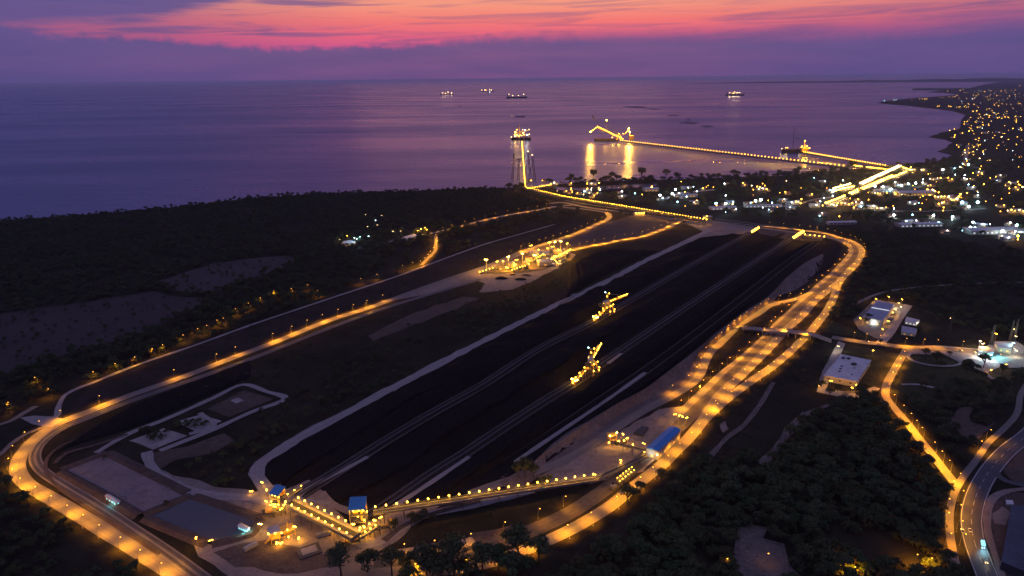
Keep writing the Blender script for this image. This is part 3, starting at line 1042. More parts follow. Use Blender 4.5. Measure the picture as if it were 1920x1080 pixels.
coal_pile([(520, 872), (575, 824), (650, 781), (760, 726), (940, 633), (1060, 570), (1180, 512), (1262, 474)],
          [(530, 925), (640, 868), (740, 806), (907, 709), (1107, 592), (1180, 552), (1262, 505), (1330, 467)], 11, 'long black coal pile beside the pale haul road', 1.0)
coal_pile([(1282, 464), (1318, 446), (1345, 443)], [(1340, 468), (1370, 450), (1392, 440)], 9, 'short black coal heap at the far end of the haul road', 2.0)
coal_pile([(625, 905), (740, 832), (907, 738), (1107, 624), (1280, 527), (1352, 486), (1405, 455), (1440, 442)],
          [(640, 955), (740, 925), (870, 838), (1060, 716), (1207, 614), (1370, 505), (1440, 458), (1476, 436)], 12, 'broad black coal pile under the two lit stacking machines', 3.0)
coal_pile([(790, 925), (880, 868), (1080, 737), (1210, 650), (1370, 540), (1470, 472), (1500, 456)],
          [(850, 925), (960, 856), (1057, 790), (1207, 687), (1300, 618), (1402, 540), (1525, 452)], 11, 'third black coal pile right of the lower stacking machine', 4.0)
coal_pile([(1110, 775), (1215, 705), (1300, 641), (1400, 565)], [(1170, 752), (1240, 705), (1330, 630), (1420, 560)], 4, 'low dark coal bank along the foot of the bare slope', 5.0)
coal_pile([(1065, 500), (1110, 478), (1180, 462)], [(1060, 560), (1130, 520), (1235, 470)], 9, 'dark rounded heap between the lit plant and the haul road', 6.0)
coal_pile([(110, 842), (240, 765), (400, 702), (470, 672)], [(130, 838), (250, 803), (380, 748), (470, 708)], 3, 'low dark coal spread inside the left bend of the loop', 7.0)

# eroded slope between the yard and the slope road
ridge = smooth(px([(935, 888), (985, 862), (1040, 824), (1140, 765), (1207, 730), (1240, 706), (1290, 668), (1340, 628), (1402, 580), (1440, 556), (1475, 520), (1510, 490), (1545, 470)], 9.0), 6)
foot = smooth(px([(925, 906), (1000, 885), (1090, 840), (1150, 800), (1200, 768), (1258, 738), (1294, 714), (1308, 694), (1328, 652), (1384, 604), (1436, 570), (1500, 546), (1560, 500)]), 6)
foot = [p + n * 8.0 for p, n in zip(foot, normals2(foot))]
sm = MB()
nS, nR = 420, 12
for i in range(nS + 1):
    t = i / nS

    def samp(path):
        f = t * (len(path) - 1)
        k = min(len(path) - 2, int(f))
        return path[k].lerp(path[k + 1], f - k)
    p, q = samp(ridge), samp(foot)
    e = min(1, 5 * t + .1, 4 * (1 - t) + .05)
    back = (p - q).normalized()
    pr = [(p + back * 16, .05), (p + back * 6, 6.5 * e)]
    for k in range(nR - 1):
        f = k / (nR - 2)
        gz = 9.0 * e * (1 - f) ** 1.15
        gul = (abs(mnoise.noise((t * 75, f * 1.3, 2.0))) * 3.2 + abs(mnoise.noise((t * 190, f * 2, 7.0))) * 1.2) * math.sin(math.pi * f)
        pr.append((p.lerp(q, f), max(.05, gz - gul)))
    for (w_, z) in pr:
        sm.v.append((w_.x, w_.y, z))
    if i:
        cnt = nR + 1
        for k in range(cnt - 1):
            o = (i - 1) * cnt + k
            sm.f.append((o, o + 1, o + cnt + 1, o + cnt))
            sm.m.append(0)
so = sm.build('earth_slope', M['slope'])
so['kind'] = 'structure'
for p_ in so.data.polygons:
    p_.use_smooth = True
KEEP_POLY.append(np.array([(p.x, p.y) for p in ridge] + [(p.x, p.y) for p in reversed(foot)]))

# ================================================================== STREET LAMPS
b = MB()
b.bar((0, 0, 0), (0, 0, 9.4), .13, n=5, r2=.08)
b.bar((0, 0, 9.35), (1.9, 0, 9.75), .06)
b.box(0, 0, .2, .5, .5, .4)
POLE = b.mesh('pole', M['steel'])
b = MB()
b.ball((2.2, 0, 9.72), .42, 0, .55)
HEAD = b.mesh('lamp_head', M['lamp_o'])
b = MB()
b.bar((0, 0, 0), (0, 0, 19.0), .25, n=5, r2=.14)
b.box(0, 0, 19.0, .3, 2.6, .3)
MAST = b.mesh('mast', M['steel'])
b = MB()
for y in (-.8, .8):
    b.ball((0.25, y, 19.2), .62, 0, .7)
FLOOD = {k: b.mesh('flood_lamp', M[k]) for k in ('lamp_a', 'lamp_w', 'lamp_c', 'lamp_y', 'lamp_big')}
ORL = (1.0, 0.385, 0.006)
LAMP_XY = []
N_LAMP = [0]


ORD = ['first', 'second', 'third', 'fourth', 'fifth', 'sixth', 'seventh', 'eighth', 'ninth', 'tenth', 'eleventh', 'twelfth', 'thirteenth', 'fourteenth', 'fifteenth', 'sixteenth', 'seventeenth',
       'eighteenth', 'nineteenth', 'twentieth', 'twenty-first', 'twenty-second', 'twenty-third', 'twenty-fourth', 'twenty-fifth', 'twenty-sixth', 'twenty-seventh', 'twenty-eighth', 'twenty-ninth', 'thirtieth',
       'thirty-first', 'thirty-second', 'thirty-third', 'thirty-fourth', 'thirty-fifth', 'thirty-sixth']


def street_lamp(p, ang, label, group, energy=13000.0, z=0.0, cone=136):
    t = thing('street_lamp', label, 'street lamp', (p[0], p[1], z), ang, group)
    link('pole', POLE, t)
    link('lamp_head', HEAD, t)
    if energy:
        sp_ = light('SPOT', t, (2.8, 0, 9.1), round(energy * 2.8, -3), ORL, .3, cone, .95)
        sp_.rotation_euler = (0, R(-14), 0)      # luminaire tilted out over the road
    LAMP_XY.append((p[0], p[1]))
    N_LAMP[0] += 1
    return t


def lamps_on(path, pools, side, hw, label, group, energy=13000.0, cone=138, cat=None):
    N2 = normals2(path)
    for n_i, q in enumerate(pools):
        g = G(q[0], q[1])
        g = Vector((g.x, g.y))
        i = min(range(len(path)), key=lambda k: (path[k] - g).length_squared)
        n = N2[i] * side
        base = path[i] + n * (hw + 1.0)
        d = -n
        street_lamp(base, math.atan2(d.y, d.x), label.replace('{n}', ORD[n_i]), group, energy * random.choice((.55, .85, 1.0, 1.0, 1.25)), cone=cone)


def mid(a, b, k):
    return [(a[0] + (b[0] - a[0]) * i / k, a[1] + (b[1] - a[1]) * i / k) for i in range(k + 1)]


lamps_on(loop, [(320, 1072), (280, 1047), (243, 1023), (203, 1000), (173, 980), (143, 963), (113, 945), (83, 928), (58, 913), (43, 898), (32, 875), (38, 855), (62, 828), (85, 808)], 1, 5.7,
         '{n} orange street lamp from the bottom edge round the lower left bend', 'street lamps round the lower left bend', 12500, cone=164)
lamps_on(loop, [(113, 790), (199, 759), (335, 711), (415, 682), (450, 665), (520, 640), (550, 628), (582, 616), (611, 604), (639, 594), (668, 585), (694, 576), (721, 566)], 1, 5.7,
         '{n} tall orange street lamp from the bend along the straight left road', 'street lamps on the straight left loop road', 16000, cone=160)
lamps_on(loop, [(981, 471), (997, 466), (1012, 460), (1027, 456), (1040, 451), (1053, 447), (1067, 443), (1082, 438), (1093, 433), (1105, 428), (1117, 421), (1130, 416), (1139, 411), (1142, 406), (1138, 401)], 1, 5.7,
         '{n} orange street lamp from the left on the road behind the plant', 'street lamps behind the lit plant', 22000)
roadC = smooth(px([(1000, 490), (1040, 478), (1067, 471), (1103, 463), (1135, 457), (1160, 452), (1183, 448), (1207, 444), (1218, 440), (1235, 434), (1257, 425), (1279, 414)]))
lamps_on(roadC, [(1070, 470), (1086, 466), (1103, 463), (1119, 460), (1135, 457), (1154, 453), (1172, 450), (1190, 447), (1207, 444), (1218, 440), (1230, 436), (1243, 431), (1254, 426), (1268, 419)], 1, 5,
         '{n} orange street lamp from the plant on the road to the conveyor', 'street lamps from the plant to the conveyor', 25000)
lamps_on(slope_road, [(1265, 741), (1292, 723), (1311, 704), (1319, 688), (1328, 668), (1345, 650), (1358, 637), (1371, 624), (1381, 615), (1392, 606), (1402, 600), (1417, 591), (1430, 582), (1444, 574), (1466, 568), (1486, 563), (1505, 557)], 1, 4.2,
         '{n} orange street lamp from the bottom along the winding slope road', 'street lamps along the winding slope road', 9500, cone=152)
lamps_on(r2l, [(1285, 772), (1305, 753), (1326, 732), (1344, 714), (1360, 700), (1377, 687), (1394, 673), (1411, 659), (1426, 644), (1440, 630), (1452, 618), (1461, 608), (1472, 598), (1484, 586), (1496, 575), (1508, 563), (1522, 551),
               (1536, 538), (1547, 529), (1558, 519), (1569, 508), (1579, 497), (1588, 488), (1596, 479), (1599, 471), (1596, 463), (1587, 457)], 1, 6.3,
         '{n} orange street lamp from the blue shed on the corridor left edge', 'street lamps on the left edge of the corridor', 12500, cone=146)
lamps_on(r2r, [(780, 1073), (873, 1066), (940, 1049), (993, 1030), (1057, 1001), (1100, 979), (1147, 948), (1170, 929), (1190, 914), (1216, 893), (1243, 872), (1265, 848), (1287, 827), (1302, 809), (1316, 792), (1332, 766), (1352, 741), (1368, 725), (1389, 705), (1405, 690), (1419, 676),
               (1434, 660), (1447, 646), (1465, 628), (1483, 611), (1495, 600), (1507, 588), (1523, 569), (1537, 557), (1549, 547), (1562, 537)], -1, 5.3,
         '{n} orange street lamp from the bottom trees on the corridor right edge', 'street lamps on the right edge of the corridor', 14000)
lamps_on(r2r, [(1596, 505), (1604, 496), (1611, 488), (1615, 480), (1616, 473), (1614, 466), (1607, 459), (1598, 453), (1588, 450), (1577, 446.5), (1563, 442.5), (1548, 438.5), (1531, 435.5), (1514, 433.5), (1497, 431.5), (1470, 429), (1443, 426.5)], -1, 5.3,
         '{n} orange street lamp, counted anticlockwise, outside the far bend', 'street lamps round the far bend', 14000)
lamps_on(r3, [(1340, 770), (1366, 748), (1392, 729), (1417, 709), (1432, 700), (1445, 691), (1460, 680), (1476, 666), (1493, 650), (1508, 636), (1521, 621), (1530, 610), (1538, 600), (1547, 589), (1553, 578), (1559, 569), (1564, 556), (1569, 542), (1573, 531), (1580, 523), (1588, 513), (1597, 504)], -1, 5,
         '{n} orange street lamp from the bottom on the outer right road', 'street lamps on the outer right road', 12500, cone=148)
lamps_on(smooth(px(cor_px)), [(758, 1046), (817, 1033), (888, 1022), (960, 1007), (1022, 982), (1070, 955)], 1, 8.0,
         '{n} slender orange lamp from the left on the curved island verge', 'lamps on the curved verge', 5200)
lamps_on(gate, [(1595, 639), (1630, 643), (1655, 646)], 1, 6, '{n} street lamp from the overpass on the gate road near the warehouse', 'street lamps near the warehouse', 7000)
lamps_on(gate, [(1700, 652), (1739, 654), (1766, 656), (1813, 659), (1850, 662)], 1, 6.2, '{n} orange street lamp from the left over the forecourt by the oval', 'street lamps over the forecourt', 13000)
lamps_on(roadH, [(1689, 673), (1681, 688), (1674, 700), (1667, 713)], 1, 3.8, '{n} orange street lamp from the gate road on the upper lit lane', 'street lamps on the upper lane', 13000, cone=152)
lamps_on(roadH, [(1660, 736), (1672, 760), (1686, 777), (1700, 793), (1711, 808), (1722, 823), (1743, 848), (1757, 866), (1771, 884), (1788, 905)], 1, 3.8, '{n} orange street lamp from the top of the straight tree lined lane', 'street lamps along the straight lane', 17000, cone=156)
roadH2p = roadH2
lamps_on(roadH2p, [(1862, 826), (1841, 850), (1789, 925), (1783, 955), (1779, 985), (1783, 1020)], -1, 2.7, '{n} orange street lamp from the top on the lane beside the highway', 'street lamps on the narrow lane', 9000)
lamps_on(hw, [(1826, 945), (1822, 975), (1824, 1005), (1832, 1035)], -1, 8.5, '{n} small lamp from the top on the left verge of the highway', 'lamps on the highway verge', 5000)

# single lamps at the edge of the woods, each lighting the leaves round it
wood_edge = [(24, 770), (72, 722), (98, 744), (182, 712), (223, 696), (258, 683), (292, 668), (310, 660), (348, 641), (376, 629), (393, 623), (412, 613), (424, 609), (446, 591), (470, 580), (492, 570), (516, 557), (549, 552), (580, 545), (598, 556), (680, 533), (710, 525), (757, 508)]
for k_, (a, c) in enumerate(wood_edge):
    p = G(a, c)
    street_lamp((p.x, p.y), rng.uniform(3.6, 4.6), ORD[k_] + ' lone orange lamp from the left among trees along the outer track', 'lamps along the edge of the left woods', 3800, cone=165)
for k_, (a, c) in enumerate([(816, 449), (818, 455), (818, 461), (817, 467), (812, 474), (806, 481), (801, 487), (795, 494), (787, 500), (772, 503)]):
    p = G(a, c)
    street_lamp((p.x + 4, p.y), math.pi, ORD[k_] + ' orange lamp from the top of the short bright forest track', 'lamps along the short forest track', 16000, cone=150)
for k_, (a, c) in enumerate([(830, 436), (848, 431), (872, 424), (890, 419), (910, 413), (930, 409), (952, 404), (973, 400), (990, 398), (1008, 395), (1025, 390)]):
    p = G(a, c)
    street_lamp((p.x, p.y + 6), -1.8, ORD[k_] + ' small orange lamp from the left on the upper woodland road', 'lamps on the upper woodland road', 7000, cone=150)
for (a, c) in [(1361, 1076), (1438, 1066)]:
    p = G(a, c)
    street_lamp((p.x, p.y), 1.2, 'slender lamp at the %s of the bottom edge clearing' % ('left' if a < 1400 else 'right'), 'lamps in the bottom clearing', 500)
for (a, c) in [(1587, 1085), (1717, 1068), (1744, 1075), (1600, 1092)]:
    p = G(a, c)
    street_lamp((p.x, p.y), 1.2, 'orange lamp shining up through the treetops at the bottom edge', 'lamps among the bottom trees', 9000, cone=165)


def flood_mast(q, label, group, key='lamp_a', energy=30000.0, ang=None, h=1.0, lit=True):
    p = G(q[0], q[1])
    ang = rng.uniform(0, 6.28) if ang is None else ang
    t = thing('floodlight_mast', label, 'floodlight', (p.x, p.y, 0), ang, group)
    t.scale = (1, 1, h)
    link('mast', MAST, t)
    link('flood_lamp', FLOOD[key], t)
    if lit:
        c = {'lamp_a': (1, .42, .025), 'lamp_big': (1, .45, .04), 'lamp_w': (.8, .95, 1), 'lamp_c': (.45, .85, 1), 'lamp_y': (1, .8, .5)}[key]
        light('POINT', t, (1.2, 0, 18.2), energy, c, .6)
    return t


# ================================================================== CONVEYOR GALLERIES
BULBS = {}


def bulb_mesh(r, key, post):
    k = (r, key, post)
    if k not in BULBS:
        b_ = MB()
        b_.bar((0, 0, 0), (0, 0, post), .06 + .03 * r, m=1)
        b_.ball((0, 0, post + r * .5), r, 0)
        BULBS[k] = b_.mesh('lamp', [M[key], M['steel']])
    return BULBS[k]


def gallery(p0, p1, label, width=4.0, depth=1.6, lamps=20, rows=1, r=.5, key='lamp_a', every=2, energy=3500.0, legs=8, post=2.2, group=None,
            cat='conveyor', mat='steel', legmat='dark_steel', roof=False, splay=1.0, col=(1, .42, .025), name='conveyor', ends=(0.01, .99)):
    p0, p1 = Vector(p0), Vector(p1)
    base = Vector((p0.x, p0.y, 0))
    t = thing(name, label, cat, base, 0, group)
    a, c = p0 - base, p1 - base
    d = (c - a)
    hd = Vector((d.x, d.y, 0)).normalized()
    n = Vector((-hd.y, hd.x, 0))
    dk = MB()
    vs = []
    for e in (a, c):
        for (o, z) in ((-.5, 0), (.5, 0), (.5, -1), (-.5, -1)):
            vs.append(e + n * o * width + Vector((0, 0, z * depth)))
    dk.add(vs, [(0, 1, 5, 4), (1, 2, 6, 5), (2, 3, 7, 6), (3, 0, 4, 7), (3, 2, 1, 0), (4, 5, 6, 7)])
    dk.build('deck', M[mat], t)
    # side trusses
    tr = MB()
    L = d.length
    k = max(2, min(70, int(L / 8)))
    for s in (-1, 1):
        for zz in (0.0, 1.3):
            tr.bar(a + n * s * width * .52 + Vector((0, 0, zz)), c + n * s * width * .52 + Vector((0, 0, zz)), .10)
        for i in range(k):
            f0, f1 = i / k, (i + 1) / k
            q0 = a.lerp(c, f0) + n * s * width * .52
            q1 = a.lerp(c, f1) + n * s * width * .52
            tr.bar(q0, q1 + Vector((0, 0, 1.3)), .07)
    tr.build('railing', M[mat], t)
    if roof:
        rf = MB()
        for i in range(2):
            pass
        vs = []
        for e in (a, c):
            for (o, z) in ((-.45, 1.5), (0, 2.3), (.45, 1.5)):
                vs.append(e + n * o * width + Vector((0, 0, z)))
        rf.add(vs, [(0, 1, 4, 3), (1, 2, 5, 4)])
        rf.build('belt_cover', M['greyroof'], t)
    bl = MB()
    bl.add([a + n * width * .22 + Vector((0, 0, .35)), a - n * width * .22 + Vector((0, 0, .35)), c - n * width * .22 + Vector((0, 0, .35)), c + n * width * .22 + Vector((0, 0, .35)),
            a + n * width * .22 + Vector((0, 0, .02)), a - n * width * .22 + Vector((0, 0, .02)), c - n * width * .22 + Vector((0, 0, .02)), c + n * width * .22 + Vector((0, 0, .02))],
           [(0, 1, 2, 3), (0, 3, 7, 4), (2, 1, 5, 6)])
    bl.build('belt', M['rubber'], t)
    for i in range(legs):
        f = (i + .5) / legs
        q = a.lerp(c, f)
        hh = q.z - depth
        if hh < .6:
            continue
        lg = MB()
        for s in (-1, 1):
            lg.bar(n * s * (width * .5) + Vector((0, 0, hh + .05)), n * s * (width * .5 + hh * .12 * splay), .20)
        m_ = max(1, int(hh / 5))
        for j in range(m_):
            z0, z1 = hh * j / m_, hh * (j + 1) / m_
            w0, w1 = width * .5 + (hh - z0) * .12 * splay, width * .5 + (hh - z1) * .12 * splay
            lg.bar(n * w0 + Vector((0, 0, z0)), -n * w1 + Vector((0, 0, z1)), .10)
        lg.build('trestle', M[legmat], t, (q.x, q.y, 0))
    bm_ = bulb_mesh(r, key, post)
    for rw in range(rows):
        s = (-1, 1)[rw] if rows == 2 else 1
        for i in range(lamps):
            f = ends[0] + (ends[1] - ends[0]) * (i + (.5 if rw else 0)) / max(1, lamps - 1 + (.5 if rows == 2 else 0))
            q = a.lerp(c, f) + n * s * width * .5
            link('lamp', bm_, t, q)
            if every and i % every == 0 and energy:
                light('POINT', t, q + Vector((0, 0, post + r * 1.8)) - n * s * .8, energy, col, .4)
    return t


# long lit conveyor from the blue roofed tower to the weigh shed
pA, pB = G(700, 960, 9.5), G(1118, 897, 5)
gallery(pA, pB, 'long lit trestle conveyor running right from the blue roofed tower', 4.2, 1.6, 23, 1, .62, 'lamp_a', 1, 2600, 12, 2.4)
gallery(G(544, 941, 9), G(668, 1003, 11), 'broad lit conveyor with two lamp rows between the transfer towers', 8.5, 2.6, 10, 2, .62, 'lamp_a', 1, 2600, 6, 2.4)
gallery(G(672, 1006, 6), G(706, 984, 8), 'short lit conveyor stub under the blue roofed tower', 4.5, 1.5, 4, 2, .55, 'lamp_a', 1, 1500, 2, 2.0)
gallery(G(1118, 897, 5), G(1212, 853, 6), 'curving conveyor arm reaching the blue roofed shed', 3.5, 1.4, 3, 1, .35, 'lamp_a', 1, 1800, 3, 2.0)
gallery(G(1160, 832, 9), G(1213, 845, 5), 'thin conveyor from the small lit tower to the blue shed', 2.4, 1.0, 3, 1, .5, 'lamp_a', 1, 900, 3, 1.6)
gallery(G(1158, 903, 4), G(1188, 880, 6), 'small lit loading ramp with amber lamps beside the railway', 3.5, 1.4, 6, 2, .35, 'lamp_a', 2, 900, 2, 1.2)
gallery(G(540, 930, 10), G(566, 914, 13), 'short boom with a lit end rising from the left tower', 1.6, .8, 3, 1, .45, 'lamp_a', 1, 900, 1, .8)

# main overland conveyor across the top of the yard
D1, D2, D3 = G(986, 353, 10), G(1052, 369, 10), G(1326, 414, 9)
gallery(D1, D2, 'first lit stretch of the overland conveyor coming ashore', 5, 2, 18, 1, .6, 'lamp_a', 2, 20000, 8, 2.4, legmat='steel')
gallery(D2, D3, 'very long overland conveyor with a continuous row of amber lamps', 5, 2, 58, 1, .6, 'lamp_a', 2, 20000, 24, 2.4, legmat='steel')
gallery(G(986, 356, 6), G(1035, 348, 8), 'lit gallery slanting to the small beach station', 5, 2, 12, 1, .9, 'lamp_a', 2, 6000, 4, 2.4)

# ================================================================== JETTIES
J1a, J1b = G(987, 352, 12), G(980, 266, 22)
gallery(J1a, J1b, 'straight lit jetty conveyor running out to the bulk carrier', 6.5, 3, 60, 1, 1.15, 'lamp_a', 2, 9000, 26, 2.5, cat='jetty', name='jetty', splay=.4)
J2a, J2b = G(1590, 313, 10), G(1163, 264, 10)
gallery(J2a, J2b, 'longest lit jetty crossing the bay to the ship loader', 14, 6, 74, 1, 2.3, 'lamp_o', 2, 14000, 44, 3, cat='jetty', name='jetty', splay=.2)
J3a, J3b = G(1675, 314, 10), G(1508, 286, 10)
gallery(J3a, J3b, 'shorter lit jetty behind the long one leading to a moored ship', 14, 5, 40, 1, 2.2, 'lamp_o', 2, 12000, 22, 3, cat='jetty', name='jetty', splay=.2)
gallery(G(1668, 320, 10), G(1602, 312, 10), 'bright conveyor on land feeding the longest jetty', 8, 3, 22, 1, 1.6, 'lamp_a', 2, 20000, 8, 3)
for i, (q0, q1, k, lb) in enumerate([((1613, 347), (1688, 312), 40, 'brightest straight conveyor of the port terminal'),
                                     ((1565, 356), (1597, 347), 14, 'upper left conveyor branch of the port terminal'),
                                     ((1566, 361), (1604, 352), 16, 'middle left conveyor branch of the port terminal'),
                                     ((1593, 366), (1675, 331), 26, 'second straight conveyor of the port terminal, nearer the camera'),
                                     ((1675, 335), (1702, 324), 14, 'right end conveyor of the port terminal by the shore'),
                                     ((1551, 384), (1587, 370), 14, 'lowest conveyor branch of the port terminal'),
                                     ((1690, 316), (1704, 321), 8, 'short cross conveyor at the shore end of the port terminal')]):
    gallery(G(q0[0], q0[1], 10), G(q1[0], q1[1], 12), lb, 8, 3, k, 2 if i in (0, 3) else 1, 1.7, 'lamp_y' if i in (0, 1) else 'lamp_a', 2, 24000, 8, 3,
            col=(1, .62, .22))


# mooring pylons beside the first jetty: thin lattice towers with walkways and stay cables
def lattice(base, top, w0, w1, label, group, lamp=False):
    base, top = Vector(base), Vector(top)
    t = thing('lattice_pylon', label, 'pylon', (base.x, base.y, base.z), 0, group)
    tp = top - base
    b_ = MB()
    cr = [(-1, -1), (1, -1), (1, 1), (-1, 1)]
    for (x, y) in cr:
        b_.bar((x * w0, y * w0, 0), (tp.x + x * w1, tp.y + y * w1, tp.z), .7)
    k = 8
    for i in range(k):
        f0, f1 = i / k, (i + 1) / k
        for j in range(4):
            (x0, y0), (x1, y1) = cr[j], cr[(j + 1) % 4]
            a_ = w0 + (w1 - w0) * f0
            c_ = w0 + (w1 - w0) * f1
            b_.bar((tp.x * f0 + x0 * a_, tp.y * f0 + y0 * a_, tp.z * f0), (tp.x * f1 + x1 * c_, tp.y * f1 + y1 * c_, tp.z * f1), .4)
    b_.build('frame', M['dark_steel'], t)
    if lamp:
        link('lamp', bulb_mesh(1.6, 'lamp_y', 2), t, tp)
    return t


for (bx, by, tx, hh, lp, lb) in ((961, 336, 964, 78, False, 'dark lattice pylon left of the jetty, outermost'), (972, 338, 973, 66, False, 'dark lattice pylon left of the jetty, next to the deck'),
                                 (1003, 339, 998, 74, True, 'thin lattice pylon right of the jetty with a lamp on top'), (994, 324, 990, 66, True, 'farther thin lattice pylon right of the jetty')):
    p = G(bx, by, SEA_Z)
    q = G(tx, by, SEA_Z)
    lattice((p.x, p.y, SEA_Z), (q.x, q.y, hh), 3, 1.6, lb, None, lp)
wk = thing('walkway', 'thin steel walkway between the left pylons and the jetty', 'walkway', (G(964, 336).x, G(964, 336).y, 0))
b = MB()
q0 = Vector(G(964, 336)) - Vector(wk.location)
q1 = Vector(G(984, 336)) - Vector(wk.location)
b.bar(q0 + Vector((0, 0, 58)), q1 + Vector((0, 0, 66)), .8)
b.bar(q0 + Vector((0, 0, 50)), q1 + Vector((0, 0, 66)), .5)
b.bar(q0 + Vector((0, 0, 77)), Vector(J1b) - Vector(wk.location) + Vector((-25, 0, 20)), .5)
b.build('deck', M['dark_steel'], wk)


# ================================================================== SHIPS
def ship(q, L, heading, label, beam=None, free=9.0, lamps=(), house=1, hatches=5, cranes=0, r=4.0, key='lamp_y', strength_light=0, reflect=None):
    p = G(q[0], q[1], SEA_Z)
    t = thing('cargo_ship', label, 'ship', (p.x, p.y, SEA_Z), heading)
    B = beam or L * .15
    h = MB()
    st = [(-.5, .72, .0), (-.46, .9, 0), (-.3, 1, 0), (.3, 1, 0), (.40, .82, 0), (.46, .5, .2), (.5, .06, .5)]
    for (fx, fb, rise) in st:
        for (yy, zz) in ((-.5, 1.0), (-.47, .3), (-.42, -.5), (.42, -.5), (.47, .3), (.5, 1.0)):
            h.v.append((fx * L, yy * B * fb, zz * free + rise * free * .5))
    for i in range(len(st) - 1):
        for k in range(5):
            o = i * 6 + k
            h.f.append((o, o + 1, o + 7, o + 6))
            h.m.append(0)
        o = i * 6
        h.f.append((o + 5, o, o + 6, o + 11))
        h.m.append(1)
    h.f.append((0, 5, 4, 3, 2, 1))
    h.m.append(0)
    h.build('hull', [M['hull'], M['deck']], t)
    if house:
        s = MB()
        x0 = -.40 * L
        s.box(x0, 0, free + L * .035, L * .07, B * .85, L * .07)
        s.box(x0, 0, free + L * .085, L * .05, B * .7, L * .03)
        s.box(x0, 0, free + L * .107, L * .035, B * 1.0, L * .014)
        s.build('deckhouse', M['shipwhite'], t)
        f = MB()
        f.bar((x0 - L * .04, 0, free), (x0 - L * .045, 0, free + L * .13), L * .014, n=8)
        f.build('funnel', M['hull'], t)
        f = MB()
        f.bar((x0, 0, free + L * .11), (x0, 0, free + L * .16), L * .003)
        f.bar((.44 * L, 0, free), (.44 * L, 0, free + L * .09), L * .004)
        f.build('mast', M['dark_steel'], t)
    for i in range(hatches):
        s = MB()
        x = -.28 * L + i * (.66 * L / max(1, hatches - 1)) if hatches > 1 else 0
        s.box(x, 0, free + L * .008, L * .09, B * .62, L * .016)
        s.build('hatch', M['deck'], t)
    for i in range(cranes):
        s = MB()
        x = -.2 * L + i * (.5 * L / max(1, cranes - 1))
        s.bar((x, 0, free), (x, 0, free + L * .11), L * .008, n=6)
        s.bar((x, 0, free + L * .10), (x + L * .10, 0, free + L * .13), L * .004)
        s.build('crane', M['yellow'], t)
    for (fx, fz, kk) in lamps:
        link('lamp', bulb_mesh(r, kk, 1.0), t, (fx * L, 0, free + fz * L))
        if strength_light:
            light('POINT', t, (fx * L, -B * .3, free + fz * L + r * 2), strength_light, (1, .7, .35), 2.0)
    return t


ship((838, 178), 270, 0.02, 'dark ship with orange lamps, leftmost on the horizon', lamps=[(-.3, .10, 'lamp_y'), (-.1, .06, 'lamp_a'), (.08, .15, 'lamp_y'), (.35, .09, 'lamp_y')], r=7, strength_light=1e5)
ship((915, 171.5), 330, 0.0, 'farthest ship with a row of lamps low on the horizon', lamps=[(-.45, .06, 'lamp_y'), (-.25, .07, 'lamp_y'), (-.15, .06, 'lamp_a'), (.12, .09, 'lamp_y'), (.25, .06, 'lamp_y')], r=8)
ship((916, 175.5), 90, 0.0, 'small dark boat just in front of the farthest ship', house=1, hatches=1, free=8, lamps=[(.3, .25, 'lamp_w')], r=5)
ship((969, 184), 330, 0.03, 'long dark bulk carrier with four pale lamps at anchor', free=20, lamps=[(-.38, .1, 'lamp_y'), (-.2, .05, 'lamp_y'), (.08, .05, 'lamp_y'), (.33, .1, 'lamp_y')], r=6, cranes=3)
ship((975, 219.5), 75, math.pi, 'small dark tug behind the end of the first jetty', free=6, hatches=1, house=1)
ship((961, 219.5), 18, math.pi, 'tiny launch with a pale lamp left of the tug', free=2.5, hatches=0, house=1, lamps=[(.2, .25, 'lamp_y')], r=1.2)
ship((1378, 179.5), 300, 0.0, 'lit dark ship lying alone on the right of the bay', free=22, lamps=[(-.30, .07, 'lamp_y'), (-.1, .04, 'lamp_a'), (-.02, .10, 'lamp_y'), (.1, .06, 'lamp_y'), (.22, .08, 'lamp_y')], r=5.5, cranes=2, strength_light=1e5)
ship((862, 199), 60, 0.0, 'faint low barge on the open sea left of centre', free=3, house=0, hatches=2)
ship((1200, 202), 110, 0.0, 'long low barge far out in the bay', free=3, house=0, hatches=3)
ship((1290, 225), 30, 2.9, 'small dark boat off the middle of the long jetty', free=3, hatches=0, house=1)
# ships at the jetties
ship((977, 262), 100, math.pi + .02, 'brightly lit bulk carrier across the end of the straight jetty', free=11, beam=22, lamps=[(-.42, .14, 'lamp_y'), (-.30, .12, 'lamp_w'), (-.15, .12, 'lamp_a'), (.22, .12, 'lamp_a'), (.30, .05, 'lamp_big'), (.1, .04, 'lamp_a'), (.5, .01, 'lamp_y')], r=2.4, strength_light=6000)
ship((1137, 264.0), 120, math.pi - .12, 'dark bulk carrier moored under the ship loader', free=10, beam=22, house=0, lamps=[])
ship((1489, 286), 105, math.pi + .03, 'moored ship at the end of the shorter jetty', free=13, beam=18, lamps=[(-.25, .06, 'lamp_a'), (.28, .05, 'lamp_a'), (.34, .05, 'lamp_a'), (.50, .01, 'lamp_y')], r=1.4, cranes=1, strength_light=6000)


